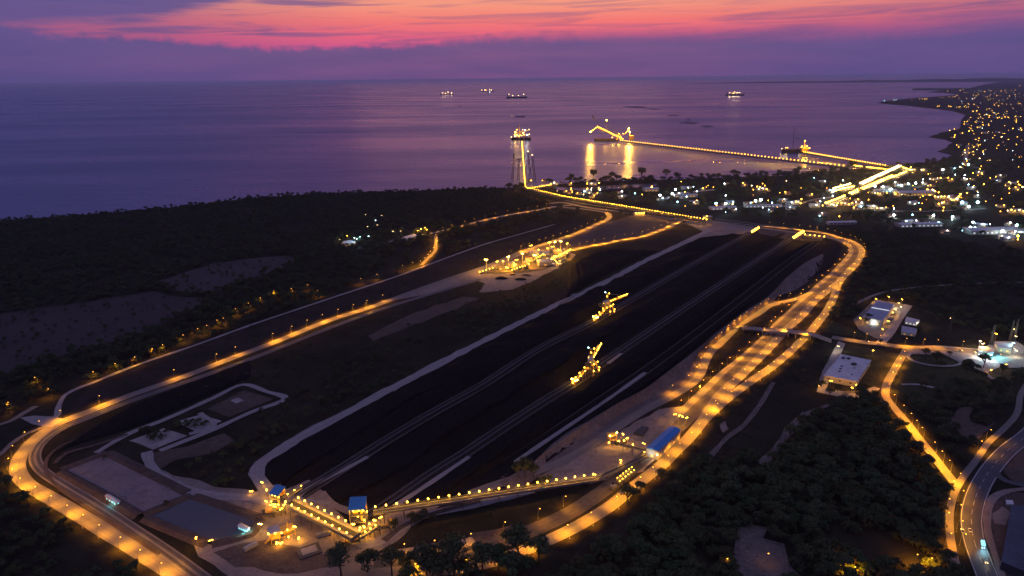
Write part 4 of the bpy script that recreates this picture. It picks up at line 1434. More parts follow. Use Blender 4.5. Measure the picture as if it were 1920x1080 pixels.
# ship loader on the long jetty
def loader(q, label, s=1.0):
    p = G(q[0], q[1], 8)
    t = thing('ship_loader', label, 'ship loader', (p.x, p.y, 8))
    b_ = MB()
    for x in (-9, 9):
        for y in (-8, 8):
            b_.bar((x, y, 0), (x * .7, y * .7, 26 * s), 1.1)
        b_.bar((x, -8, 1), (x * .7, 8 * .7, 26 * s), .7)
    b_.box(0, 0, 27 * s, 18, 14, 3)
    b_.build('portal', M['yellow'], t)
    b_ = MB()
    b_.bar((20, 0, 4), (-105 * s, 0, 62 * s), 2.0)
    b_.bar((20, 0, 9), (-105 * s, 0, 66 * s), 1.0)
    b_.build('boom', M['yellow'], t)
    b_ = MB()
    b_.bar((-105 * s, 0, 64 * s), (-140 * s, 0, 38 * s), 2.0)
    b_.build('loading_chute', M['yellow'], t)
    b_ = MB()
    b_.bar((-2, 0, 28 * s), (-60, 0, 60 * s), 1.1)
    b_.bar((-60, 0, 58 * s), (-62, 0, 92 * s), 1.2)
    b_.bar((-62, 0, 90 * s), (-105 * s, 0, 66 * s), .5)
    b_.bar((-62, 0, 90 * s), (0, 0, 28 * s), .5)
    b_.build('mast', M['dark_steel'], t)
    b_ = MB()
    b_.bar((-70, 12, 30), (-128, 22, 118), 1.1)
    b_.bar((-128, 22, 118), (-118, 20, 96), 2.2)
    b_.build('raised_boom', M['dark_steel'], t)
    b_ = MB()
    b_.bar((25, 0, 26), (48, 0, 52), 1.4)
    b_.bar((48, 0, 52), (58, 0, 0), 1.4)
    b_.box(62, 0, 12, 22, 14, 22)
    b_.build('drive_house', M['yellow'], t)
    big = bulb_mesh(2.6, 'lamp_big', 1)
    sm_ = bulb_mesh(1.7, 'lamp_a', 1)
    for (x, z, m_) in [(-137, 40, big), (-62, 93, big), (20, 30, sm_), (46, 54, big), (52, 36, big)] + [(20 - 125 * i / 15, 5 + 60 * i / 15, sm_) for i in range(16)] + [(-105 - 33 * i / 5, 64 - 24 * i / 5, sm_) for i in range(5)] + [(0, 30, sm_), (-20, 22, sm_), (-32, 12, sm_), (10, 12, sm_)]:
        link('lamp', m_, t, (x, -2.5, z))
    for (x, z, e) in [(-137, 38, 1.1e6), (52, 40, 1.3e6), (46, 55, 3e5), (-62, 55, 8e4), (0, 24, 8e4), (-30, 24, 8e4)]:
        light('POINT', t, (x, -7, z), e, (1, .45, .04), 2.5)
    return t


loader((1160, 263), 'amber lit ship loader with a raised boom at the end of the long jetty')
p = G(978, 264, 8)
t = thing('ship_loader', 'bright ship loader over the carrier at the end of the straight jetty', 'ship loader', (p.x, p.y, 8))
b = MB()
for x in (-12, 12):
    for y in (-8, 8):
        b.bar((x, y, 0), (x * .8, y, 34), 1.1)
b.box(0, 0, 34, 26, 18, 4)
b.build('portal', M['yellow'], t)
b = MB()
b.bar((-30, 0, 36), (40, 0, 52), 2.0)
b.bar((-10, 0, 34), (-10, 0, 80), 1.6)
b.build('boom', M['yellow'], t)
for (x, z, k) in [(-30, 40, 'lamp_big'), (-22, 52, 'lamp_a'), (-34, 28, 'lamp_a'), (-20, 24, 'lamp_a'), (-8, 26, 'lamp_a'), (5, 52, 'lamp_y'), (16, 50, 'lamp_w'), (36, 52, 'lamp_y'), (8, 36, 'lamp_big'), (0, 24, 'lamp_a')]:
    link('lamp', bulb_mesh(1.9, k, 1), t, (x, -9.5, z))
light('POINT', t, (-20, -14, 40), 2.5e4, (1, .6, .2), 2.5)
light('POINT', t, (20, -14, 46), 2.5e4, (.9, .95, 1), 2.5)
p = G(1508, 284, 8)
t = thing('jetty_crane', 'small lit crane at the head of the shorter jetty', 'crane', (p.x, p.y, 8))
b = MB()
b.box(0, 0, 8, 26, 12, 16)
b.bar((0, 0, 16), (-4, 0, 38), 1.6)
b.build('tower', M['yellow'], t)
b = MB()
b.bar((-45, 3, 6), (-50, 3, 95), .9)
b.bar((-4, 0, 38), (-40, 3, 55), .8)
b.build('jib', M['dark_steel'], t)
for (x, z) in [(-4, 40), (6, 20), (-14, 19), (16, 12)]:
    link('lamp', bulb_mesh(2.2, 'lamp_a', 1), t, (x, -7, z))
light('POINT', t, (0, -12, 24), 1.2e5, (1, .43, .03), 2.5)


# ================================================================== BUILDINGS
def bld(px4, h, label, wallm='wall', roofm='whiteroof', cat='building', name='building', win=None, door=None, over=.5, parapet=False, group=None, ridge=0.0):
    """px4: roof corners as seen (in order round the roof) at height h"""
    P_ = [G(q[0], q[1], h) for q in px4]
    c = sum((Vector((p.x, p.y)) for p in P_), Vector((0, 0))) / 4
    t = thing(name, label, cat, (c.x, c.y, 0), 0, group)
    fp = [Vector((p.x, p.y)) - c for p in P_]
    ar = sum(fp[i].x * fp[(i + 1) % 4].y - fp[(i + 1) % 4].x * fp[i].y for i in range(4))
    if ar < 0:
        fp.reverse()
    MB().prism([(p.x, p.y) for p in fp], 0, h - .35).build('wall', M[wallm], t)
    out = [p * (1 + over / max(1, p.length)) for p in fp]
    rf = MB()
    if ridge <= 0:
        rf.prism([(p.x, p.y) for p in out], h - .345, h)
        if parapet:
            for i in range(4):
                a_, c_ = out[i], out[(i + 1) % 4]
                rf.bar((a_.x, a_.y, h + .25), (c_.x, c_.y, h + .25), .3)
    else:
        # ridge along the longer side
        l0 = (out[1] - out[0]).length
        l1 = (out[2] - out[1]).length
        o = out if l0 >= l1 else out[1:] + out[:1]
        r0 = (o[0] + o[3]) / 2
        r1 = (o[1] + o[2]) / 2
        rf.add([(o[0].x, o[0].y, h - .3), (o[1].x, o[1].y, h - .3), (o[2].x, o[2].y, h - .3), (o[3].x, o[3].y, h - .3), (r0.x, r0.y, h + ridge), (r1.x, r1.y, h + ridge)],
               [(0, 1, 5, 4), (2, 3, 4, 5), (1, 2, 5), (3, 0, 4), (3, 2, 1, 0)])
    rf.build('roof', M[roofm], t)
    for i in range(4):
        a_, c_ = fp[i], fp[(i + 1) % 4]
        d = c_ - a_
        n = Vector((d.y, -d.x)).normalized()
        if n.dot(-(a_ + c_) / 2 - c) <= 0 and n.dot(Vector((0, 0)) - c) <= 0:
            continue
        if n.dot(-c) <= .05 * c.length:
            continue
        L = d.length
        d = d.normalized()
        an = math.atan2(d.y, d.x)
        if win:
            cnt, ww, wh, wz, wm = win
            k = max(1, int(cnt * L / max((fp[1] - fp[0]).length, (fp[2] - fp[1]).length) + .5))
            for j in range(k):
                q = a_ + d * L * (j + .5) / k + n * .02
                MB().box(q.x, q.y, wz, ww, .16, wh, an).build('window', M[wm], t)
        if door:
            side, f, dw, dh, dm = door
            if side == i or side < 0:
                q = a_ + d * L * f + n * .04
                MB().box(q.x, q.y, dh / 2, dw, .2, dh, an).build('door', M[dm], t)
    KEEP_POLY.append(np.array([(p.x + c.x, p.y + c.y) for p in [v * 1.15 for v in fp]]))
    t['_h'] = 0
    del t['_h']
    return t, fp, c


# white warehouse with two grey blue roof panels
t, fp, c = bld([(1645, 563), (1677, 570), (1657, 600.5), (1618, 594)], 9, 'white warehouse with a grey blue roof split by a pale lit strip', 'wall', 'greyroof', cat='warehouse', name='warehouse',
               win=(7, 2.2, 2.0, 2.6, 'win_o'), over=.8)
a_, b_ = (G(1634, 577, 9), G(1667, 583, 9))
m = MB()
m.bar((a_.x - c.x, a_.y - c.y, 9.15), (b_.x - c.x, b_.y - c.y, 9.15), .9)
m.build('skylight', M['win_w'], t)
q0, q1 = G(1636.5, 606, 3), None
dd = MB()
dd.box(0, 0, 2.6, 4.0, .5, 4.6, math.atan2(fp[0].y - fp[1].y, fp[0].x - fp[1].x))
for i in range(4):
    pass
pd = G(1635, 604.5, 3.2)
dd.build('door', M['win_w'], t, (pd.x - c.x, pd.y - c.y - .4, 0))
light('POINT', t, (pd.x - c.x, pd.y - c.y - 4, 4), 2500, (.85, .95, 1), .6)
for (a, k, e) in [((1641, 570), 'lamp_a', 9000), ((1665, 566), 'lamp_a', 9000), ((1690, 571), 'lamp_a', 5000), ((1688, 585), 'lamp_y', 5000), ((1672, 596), 'lamp_a', 3500), ((1664, 612), 'lamp_a', 3500), ((1612, 607), 'lamp_a', 5000), ((1654, 628), 'lamp_a', 2500), ((1684, 578), 'lamp_y', 2500), ((1677, 590), 'lamp_a', 2500)]:
    flood_mast(a, 'short amber lamp mast standing round the white warehouse', 'lamp masts round the warehouse', k, e, h=.38)
# parked lorries beside the warehouse


def lorry(q, ang, label, col='shipwhite'):
    p = G(q[0], q[1])
    t = thing('lorry', label, 'lorry', (p.x, p.y, 0), ang, 'lorries parked beside the warehouse')
    MB().box(-.8, 0, 2.3, 7.4, 2.5, 2.6).build('cargo_box', M[col], t)
    MB().box(4.1, 0, 1.75, 1.9, 2.4, 2.5).build('cab', M['carpaint'], t)
    MB().box(5.08, 0, 2.3, .08, 2.0, .9).build('windscreen', M['glass'], t)
    MB().box(0, 0, .75, 9.6, 1.6, .4).build('chassis', M['dark_steel'], t)
    for x in (-3.4, -2.2, 3.9):
        for y in (-1.1, 1.1):
            MB().bar((x, y - .16, .5), (x, y + .16, .5), .5, n=10).build('wheel', M['rubber'], t)
    return t


for (a, lb, an) in [((607, 1006), 'dark lorry standing in the dirt yard beside the double conveyor', .4), ((640, 1048), 'lorry parked by the trees at the bottom of the dirt yard', 1.9), ((470, 1030), 'lorry parked on the rough ground left of the crusher house', .9)]:
    lorry(a, an, lb, 'carpaint')['group'] = 'lorries in the dirt yard'
for (a, lb) in [((1676, 582), 'lorry parked farthest along the warehouse side'), ((1671, 590), 'second lorry from the far end beside the warehouse'), ((1667, 598), 'third lorry from the far end beside the warehouse'), ((1662, 607), 'lorry parked nearest the warehouse front corner')]:
    lorry(a, R(5), lb)

# flat white office
t, fp, c = bld([(1577, 665), (1633, 676), (1606, 716), (1545, 704)], 6, 'flat roofed white office block with rooftop units', 'wall', 'whiteroof', cat='office', name='office_building', win=(7, 2.0, 1.4, 3.4, 'glass'), parapet=True)
for (a, s) in [((1581, 672), 3.2), ((1591, 673), 3.2), ((1601, 684), 4.5), ((1578, 687), 2.0), ((1576, 692), 2.0), ((1574, 697), 2.0), ((1597, 703), 1.6)]:
    p = G(a[0], a[1], 6.0)
    MB().box(p.x - c.x, p.y - c.y, 6.02 + s * .2, s, s * .8, s * .4, .5).build('rooftop_unit', M['dark_steel'], t)
for (a, k, e, h_) in [((1570, 661), 'lamp_y', 6000, .4), ((1551, 712), 'lamp_a', 3500, .3), ((1556, 729), 'lamp_a', 9000, .45), ((1604, 735), 'lamp_a', 4000, .4), ((1596, 737), 'lamp_a', 2000, .3), ((1635, 669), 'lamp_a', 1500, .4), ((1532, 733), 'lamp_a', 1500, .3)]:
    flood_mast(a, 'small amber lamp mast standing round the flat white office', 'lamp masts round the office', k, e, h=h_)

# long blue shed
t, fp, c = bld([(1256, 799), (1276, 805.5), (1235, 845), (1212, 839)], 9, 'long shed with a bright blue sheet roof beside the corridor', 'wall', 'blue', cat='shed', name='shed', win=(5, 2.4, 2.2, 2.6, 'win_o'), over=.9, ridge=1.0)
pd = G(1219, 851, 3)
light('POINT', t, (pd.x - c.x - 1, pd.y - c.y - 5, 5), 1100, (.7, .9, 1), .6)
link('lamp', bulb_mesh(.8, 'lamp_c', .5), t, (pd.x - c.x, pd.y - c.y - 1, 4.2))
pd = G(1232, 855, 3)
link('lamp', bulb_mesh(.75, 'lamp_big', .5), t, (pd.x - c.x, pd.y - c.y - 1, 4))
light('POINT', t, (pd.x - c.x, pd.y - c.y - 4, 5), 1300, (1, .43, .03), .6)
for a in [(1265, 795), (1272, 797), (1279, 799), (1286, 801)]:
    flood_mast(a, 'one of four amber lamps in a row behind the blue shed', 'row of lamps behind the blue shed', 'lamp_a', 3500, h=.5)

# dark roofed pit by the yard
t, fp, c = bld([(1203, 799), (1216, 801), (1204, 815), (1188, 811)], 2.2, 'low dark roofed bunker on a pale slab', 'darkwall', 'darkwall', cat='bunker', name='bunker')
# lit cabins by the ponds
for (q4, lb, hh) in [([(197, 930), (205, 926), (225, 938), (217, 943)], 'small white cabin with cyan lights beside the dry pond', 3.4), ([(446, 986), (454, 982), (468, 988), (461, 993)], 'smallest white cabin with cyan lights at the corner of the water pond', 3.2)]:
    t, fp, c = bld(q4, hh, lb, 'wall', 'whiteroof', cat='cabin', name='cabin', win=(4, 1.1, 1.0, 1.7, 'win_c'), over=.9, ridge=.6)
    light('POINT', t, (1.5, -5.5, 2.6), 1100, (.2, .9, 1), .4)
    light('POINT', t, (5.5, -3.0, 2.6), 700, (.2, .9, 1), .4)
# gatehouse and canopy
t, fp, c = bld([(1866, 641), (1899, 644), (1896, 655), (1872, 651)], 6, 'pale gatehouse building with a white lamp at the right edge', 'wall', 'whiteroof', cat='gatehouse', name='gatehouse', win=(4, 2, 1.4, 3, 'win_o'))
t, fp, c = bld([(1836, 649), (1866, 653), (1862, 661), (1834, 657)], 5, 'flat canopy with teal lights over the checkpoint', 'steel', 'greyroof', cat='canopy', name='checkpoint_canopy')
light('POINT', t, (-4, -14, 4), 12000, (.15, .8, .9), .6)
light('POINT', t, (8, -14, 4), 9000, (.15, .8, .9), .6)
light('POINT', t, (-8, -24, 4), 5000, (.85, .95, 1), .6)
for (a, k, e, h_) in [((1836, 651), 'lamp_y', 9000, .4), ((1840, 656), 'lamp_y', 7000, .4), ((1897, 658), 'lamp_c', 6000, .5), ((1904, 668), 'lamp_y', 9000, .35), ((1828, 668), 'lamp_y', 5000, .25), ((1833, 672), 'lamp_w', 5000, .25), ((1857, 675), 'lamp_w', 5000, .3), ((1865, 640), 'lamp_a', 5000, .5), ((1901, 648), 'lamp_y', 4000, .6), ((1858, 700), 'lamp_a', 1500, .2), ((1885, 693), 'lamp_a', 3000, .3), ((1779, 622), 'lamp_y', 800, .9), ((1895, 640), 'lamp_y', 800, .8)]:
    flood_mast(a, 'lamp mast standing round the brightly lit checkpoint at the right', 'lamp masts round the checkpoint', k, e, h=h_)
bld([(1692, 611), (1720, 616), (1716, 626), (1690, 622)], 4, 'low grey store with one lit corner beside the warehouse road', 'wall', 'greyroof', cat='store', name='store_building', win=(3, 1.5, 1.2, 1.8, 'win_o'))
t, fp, c = bld([(1700, 594), (1724, 600), (1718, 606), (1697, 602)], 4, 'small white lit kiosk behind the grey store', 'wall', 'whiteroof', cat='kiosk', name='kiosk', win=(4, 2.4, 1.8, 1.9, 'win_w'))
light('POINT', t, (2, -8, 4), 3500, (1, .8, .5), .5)
light('POINT', t, (12, -10, 4), 2500, (1, .6, .2), .5)
# buildings in the left woods
t, fp, c = bld([(640, 453), (657, 450), (667, 454), (648, 458)], 5, 'pale building with white lamps alone in the dark woods', 'wall', 'whiteroof', name='building', win=(4, 2, 1.4, 2.5, 'win_o'))
t, fp, c = bld([(757, 444), (776, 438.5), (783, 441), (764, 448)], 4, 'long pale shed beside the coast road', 'wall', 'whiteroof', cat='shed', name='shed')
for (a, k, e) in [((638, 459), 'lamp_y', 5000), ((665, 456), 'lamp_w', 8000), ((670, 458), 'lamp_c', 8000), ((676, 454), 'lamp_c', 5000), ((652, 452), 'lamp_a', 2000), ((690, 434), 'lamp_y', 0), ((708, 431), 'lamp_y', 0), ((705, 422), 'lamp_w', 0), ((716, 413), 'lamp_y', 0), ((692, 453), 'lamp_w', 0), ((686, 411), 'lamp_y', 0), ((737, 443), 'lamp_y', 1500), ((752, 443), 'lamp_y', 2000)]:
    flood_mast(a, 'small pale lamp mast in the dark woods left of the coast road', 'lamp masts in the left woods', k, max(1, e), h=.55, lit=e > 0)
for (a, k, e) in [((784, 443), 'lamp_a', 20000), ((790, 440), 'lamp_big', 26000), ((797, 437), 'lamp_a', 16000), ((801, 441), 'lamp_a', 9000)]:
    flood_mast(a, 'bright amber lamp mast beside the long pale shed on the coast road', 'lamp masts by the long pale shed', k, e, h=.6)

# building cut by the lower right corner
bld([(1897, 948), (1965, 950), (1965, 1088), (1878, 1052)], 7, 'dark blue flat roofed hall cut by the right edge', 'darkwall', 'darkroof', cat='hall', name='hall_building')
bld([(1880, 1045), (1901, 1054), (1898, 1066), (1877, 1058)], 4, 'small white hut at the bottom right corner', 'wall', 'whiteroof', cat='hut', name='hut')
bld([(1887, 938), (1898, 938), (1900, 945), (1888, 945)], 3, 'tiny pale kiosk beside the bare yard at the right', 'wall', 'whiteroof', cat='kiosk', name='kiosk')
# low slab by the lower dirt yard
t = thing('concrete_slab', 'low pale concrete slab with dark edges in the dirt yard', 'slab', tuple(G(580, 1034)))
MB().box(0, 0, .5, 15, 12, 1.0, .5).build('base', M['darkwall'], t)
MB().box(0, 0, 1.15, 10, 7, .3, .5).build('top', M['paved'], t)


# ---------------------------------------------------------------- transfer towers
def transfer_tower(q, w_, d_, h, ang, label, roofm='blue', open_floor=True, slope=2.0, lights=((0, -1, .6, 4000),)):
    p = G(q[0], q[1])
    t = thing('transfer_tower', label, 'transfer tower', (p.x, p.y, 0), ang)
    f = MB()
    for x in (-.5, .5):
        for y in (-.5, .5):
            f.bar((x * w_, y * d_, 0), (x * w_, y * d_, h - (slope if y < 0 else 0) * .9), .32)
    for z in (h * .28, h * .55):
        for (x0, y0, x1, y1) in ((-.5, -.5, .5, -.5), (.5, -.5, .5, .5), (.5, .5, -.5, .5), (-.5, .5, -.5, -.5)):
            f.bar((x0 * w_, y0 * d_, z), (x1 * w_, y1 * d_, z), .22)
            f.bar((x0 * w_, y0 * d_, z - h * .26), (x1 * w_, y1 * d_, z), .12)
    f.build('frame', M['steel'], t)
    for z in (h * .28, h * .55):
        MB().box(0, 0, z + .22, w_ * .98, d_ * .98, .25).build('floor_grating', M['dark_steel'], t)
    r_ = MB()
    r_.add([(-.56 * w_, -.60 * d_, h - slope), (.56 * w_, -.60 * d_, h - slope), (.56 * w_, .6 * d_, h + .4), (-.56 * w_, .6 * d_, h + .4),
            (-.56 * w_, -.60 * d_, h - slope - .25), (.56 * w_, -.60 * d_, h - slope - .25), (.56 * w_, .6 * d_, h + .15), (-.56 * w_, .6 * d_, h + .15)],
           [(0, 1, 2, 3), (7, 6, 5, 4), (0, 4, 5, 1), (1, 5, 6, 2), (2, 6, 7, 3), (3, 7, 4, 0)])
    r_.build('roof', M[roofm], t)
    # machinery inside the open upper floor
    m_ = MB()
    m_.box(-.15 * w_, 0, h * .66, w_ * .3, d_ * .4, h * .16)
    m_.bar((-.3 * w_, .2 * d_, h * .62), (.4 * w_, .2 * d_, h * .68), 1.0, n=8)
    m_.bar((.25 * w_, -.2 * d_, h * .25), (.25 * w_, -.2 * d_, h * .7), .9, n=8)
    m_.build('machinery', M['yellow'], t)
    bk = MB()
    bk.box(0, .49 * d_, h * .74, w_ * .97, .2, h * .36)
    bk.build('back_panel', M['yellow'], t)
    for (x, y, z, e) in lights:
        light('POINT', t, (x * w_, y * d_, z * h), e * 2.2, (1, .43, .03), .5)
        link('lamp', bulb_mesh(.5, 'lamp_a', .5), t, (x * w_ * .9, y * d_ * .9, z * h - .4))
    return t


transfer_tower((674, 986), 10.5, 8.5, 20, .08, 'tall transfer tower with a blue sloping roof and an amber lit floor', slope=3.5, lights=((-.3, -.45, .72, 1500), (.1, -.45, .72, 1500), (.4, -.45, .72, 1500), (.0, -.3, .45, 900), (.45, -.5, .35, 1200), (-.3, -.5, .2, 700), (.6, .2, .5, 1500)))
transfer_tower((523, 948), 8, 7.5, 14, -.4, 'broad transfer tower with a small blue roof at the end of the double conveyor', slope=2.2, lights=((-.3, -.45, .72, 1600), (.1, -.45, .72, 1600), (.5, -.45, .7, 1200), (-.5, -.5, .3, 1400), (.1, -.6, .25, 1400), (.5, -.6, .3, 1000), (-.9, .3, .3, 1500)))
for (a, lb) in [((500, 952), ''), ((510, 958), ''), ((534, 958), ''), ((528, 966), ''), ((502, 930), ''), ((492, 916), ''), ((516, 962), ''), ((689, 1008), ''), ((702, 1002), ''), ((703, 988), ''), ((714, 982), ''), ((655, 1010), ''), ((684, 1000), ''), ((627, 1003), ''), ((630, 1001), '')]:
    flood_mast(a, 'short amber lamp mast among the transfer towers', 'lamp masts among the transfer towers', 'lamp_a', 1300, h=.28)
# platforms and dark plant under the tower
for (a, sx_, sy_, sz_, lb) in [((514, 965), 16, 7, 3.5, 'dark machine platform in front of the left transfer tower'), ((655, 1022), 14, 3, 2.2, 'low dark belt frame at the foot of the conveyor corner'), ((712, 1000), 14, 5, 4.5, 'dark girder platform right of the blue roofed tower'), ((737, 985), 6, 4, 4.0, 'small dark hopper at the right end of the girder platform')]:
    p = G(a[0], a[1])
    t = thing('machine_platform', lb, 'platform', (p.x, p.y, 0), .35)
    f = MB()
    for x in (-.5, 0, .5):
        for y in (-.5, .5):
            f.bar((x * sx_, y * sy_, 0), (x * sx_, y * sy_, sz_), .25)
    f.build('frame', M['dark_steel'], t)
    MB().box(0, 0, sz_ + .15, sx_, sy_, .3).build('deck', M['dark_steel'], t)
    m_ = MB()
    m_.box(-.2 * sx_, 0, sz_ + 1.0, sx_ * .3, sy_ * .6, 1.4)
    m_.bar((.1 * sx_, 0, sz_ + .9), (.45 * sx_, 0, sz_ + .9), .6, n=8)
    m_.build('machinery', M['yellow'], t)

# yellow lit crusher house in the dirt yard
p = G(530, 1008)
t = thing('crusher_house', 'brightly lit yellow crusher house standing in the dirt yard', 'crusher house', (p.x, p.y, 0), .5)
f = MB()
for x in (-8, -2.5, 3, 8):
    for y in (-4, 4):
        f.bar((x, y, 0), (x, y, 6.5 + (2 if x < 0 else 0)), .28)
for z in (3.2, 6.4):
    for y in (-4, 4):
        f.bar((-8, y, z), (8, y, z), .2)
f.build('frame', M['yellow'], t)
MB().box(-5, 0, 5.6, 6.5, 7.6, 4.4).build('wall', M['yellow'], t)
MB().box(-5, 0, 8.2, 7.4, 8.6, .3).build('roof', M['greyroof'], t)
m_ = MB()
m_.bar((1, 0, 3.5), (6, 0, 3.5), 1.6, n=8)
m_.box(3, 0, 6.6, 9, 7.5, .25)
m_.bar((4, 1, 6.7), (4, 1, 11), .4, n=6)
m_.bar((-12, -2, 1), (-8, -1, 3), .8)
m_.build('machinery', M['yellow'], t)
for (x, y, z, e) in [(-9.2, -3, 8, 2500), (-5, -5.5, 8.6, 1500), (-1, -5, 7, 1500), (3, -5, 8, 2000), (7.5, -4, 8.5, 2500), (9, 0, 5, 1500), (3, -6, 3, 1200), (-5, -6.5, 2, 1200)]:
    light('POINT', t, (x, y - .8, z), e * .7, (1, .45, .04), .5)
    link('lamp', bulb_mesh(.55, 'lamp_a', .4), t, (x, y, z - .3))
for (a, k, e, h_) in [((490, 1003), 'lamp_big', 6000, .45), ((560, 1016), 'lamp_a', 2000, .15), ((521, 1024), 'lamp_a', 1500, .12), ((529, 1024), 'lamp_a', 1500, .12), ((371, 1024), 'lamp_a', 2500, .35), ((396, 1018), 'lamp_a', 700, .1), ((472, 927), 'lamp_a', 800, .15)]:
    flood_mast(a, 'amber lamp mast in the lower dirt yard near the crusher house', 'lamp masts in the lower dirt yard', k, e, h=h_)
t = thing('excavator', 'dark excavator parked by the curved track', 'excavator', tuple(G(1150, 917)), .9)
MB().box(0, 0, .7, 5.2, 4.2, 1.4).build('tracks', M['rubber'], t)
MB().box(-.5, 0, 2.6, 4.6, 3.6, 2.2).build('body', M['steel'], t)
MB().box(.9, 1.0, 3.6, 2.0, 1.5, 1.6).build('cab', M['glass'], t)
b = MB()
b.bar((1.5, -.5, 3), (6, -.5, 6.5), .4)
b.bar((6, -.5, 6.5), (9, -.5, 2.4), .32)
b.box(9, -.5, 1.8, 1.6, 1.6, 1.4)
b.build('boom', M['dark_steel'], t)

# small lit tower in the slope yard
p = G(1147, 832)
t = thing('lit_tower', 'small bright amber tower standing in the slope yard', 'tower', (p.x, p.y, 0), .3)
f = MB()
for x in (-3, 3):
    for y in (-3, 3):
        f.bar((x, y, 0), (x, y, 9), .3)
f.box(0, 0, 5.2, 6.6, 6.6, .3)
f.box(0, 0, 9.1, 7, 7, .3)
f.build('frame', M['yellow'], t)
MB().box(7, -3, 1.6, 10, 3, 3).build('hopper', M['dark_steel'], t)
for (x, y, z, e, k) in [(-3.5, -3, 9, 3000, 'lamp_big'), (3, -3, 11, 3000, 'lamp_big'), (-5, -5, 4, 2000, 'lamp_a'), (4, -5, 4, 2000, 'lamp_a'), (9, -5, 3.4, 1500, 'lamp_a')]:
    light('POINT', t, (x, y - 1, z + 1), e, (1, .45, .04), .5)
    link('lamp', bulb_mesh(.6, k, .4), t, (x, y, z))
flood_mast((1167, 829), 'amber lamp on a mast near the small bright tower', 'lamp masts in the slope yard', 'lamp_a', 1500, h=.4)
flood_mast((1176, 833), 'amber lamp on a mast near the small bright tower', 'lamp masts in the slope yard', 'lamp_a', 1200, h=.3)
flood_mast((1163, 875), 'amber lamp on a mast near the small bright tower', 'lamp masts in the slope yard', 'lamp_a', 1200, h=.3)
flood_mast((1206, 843), 'amber lamp on a mast near the small bright tower', 'lamp masts in the slope yard', 'lamp_a', 900, h=.3)
flood_mast((1311, 736), 'lone amber lamp mast between the slope road and the corridor', None, 'lamp_a', 6000, h=.35)


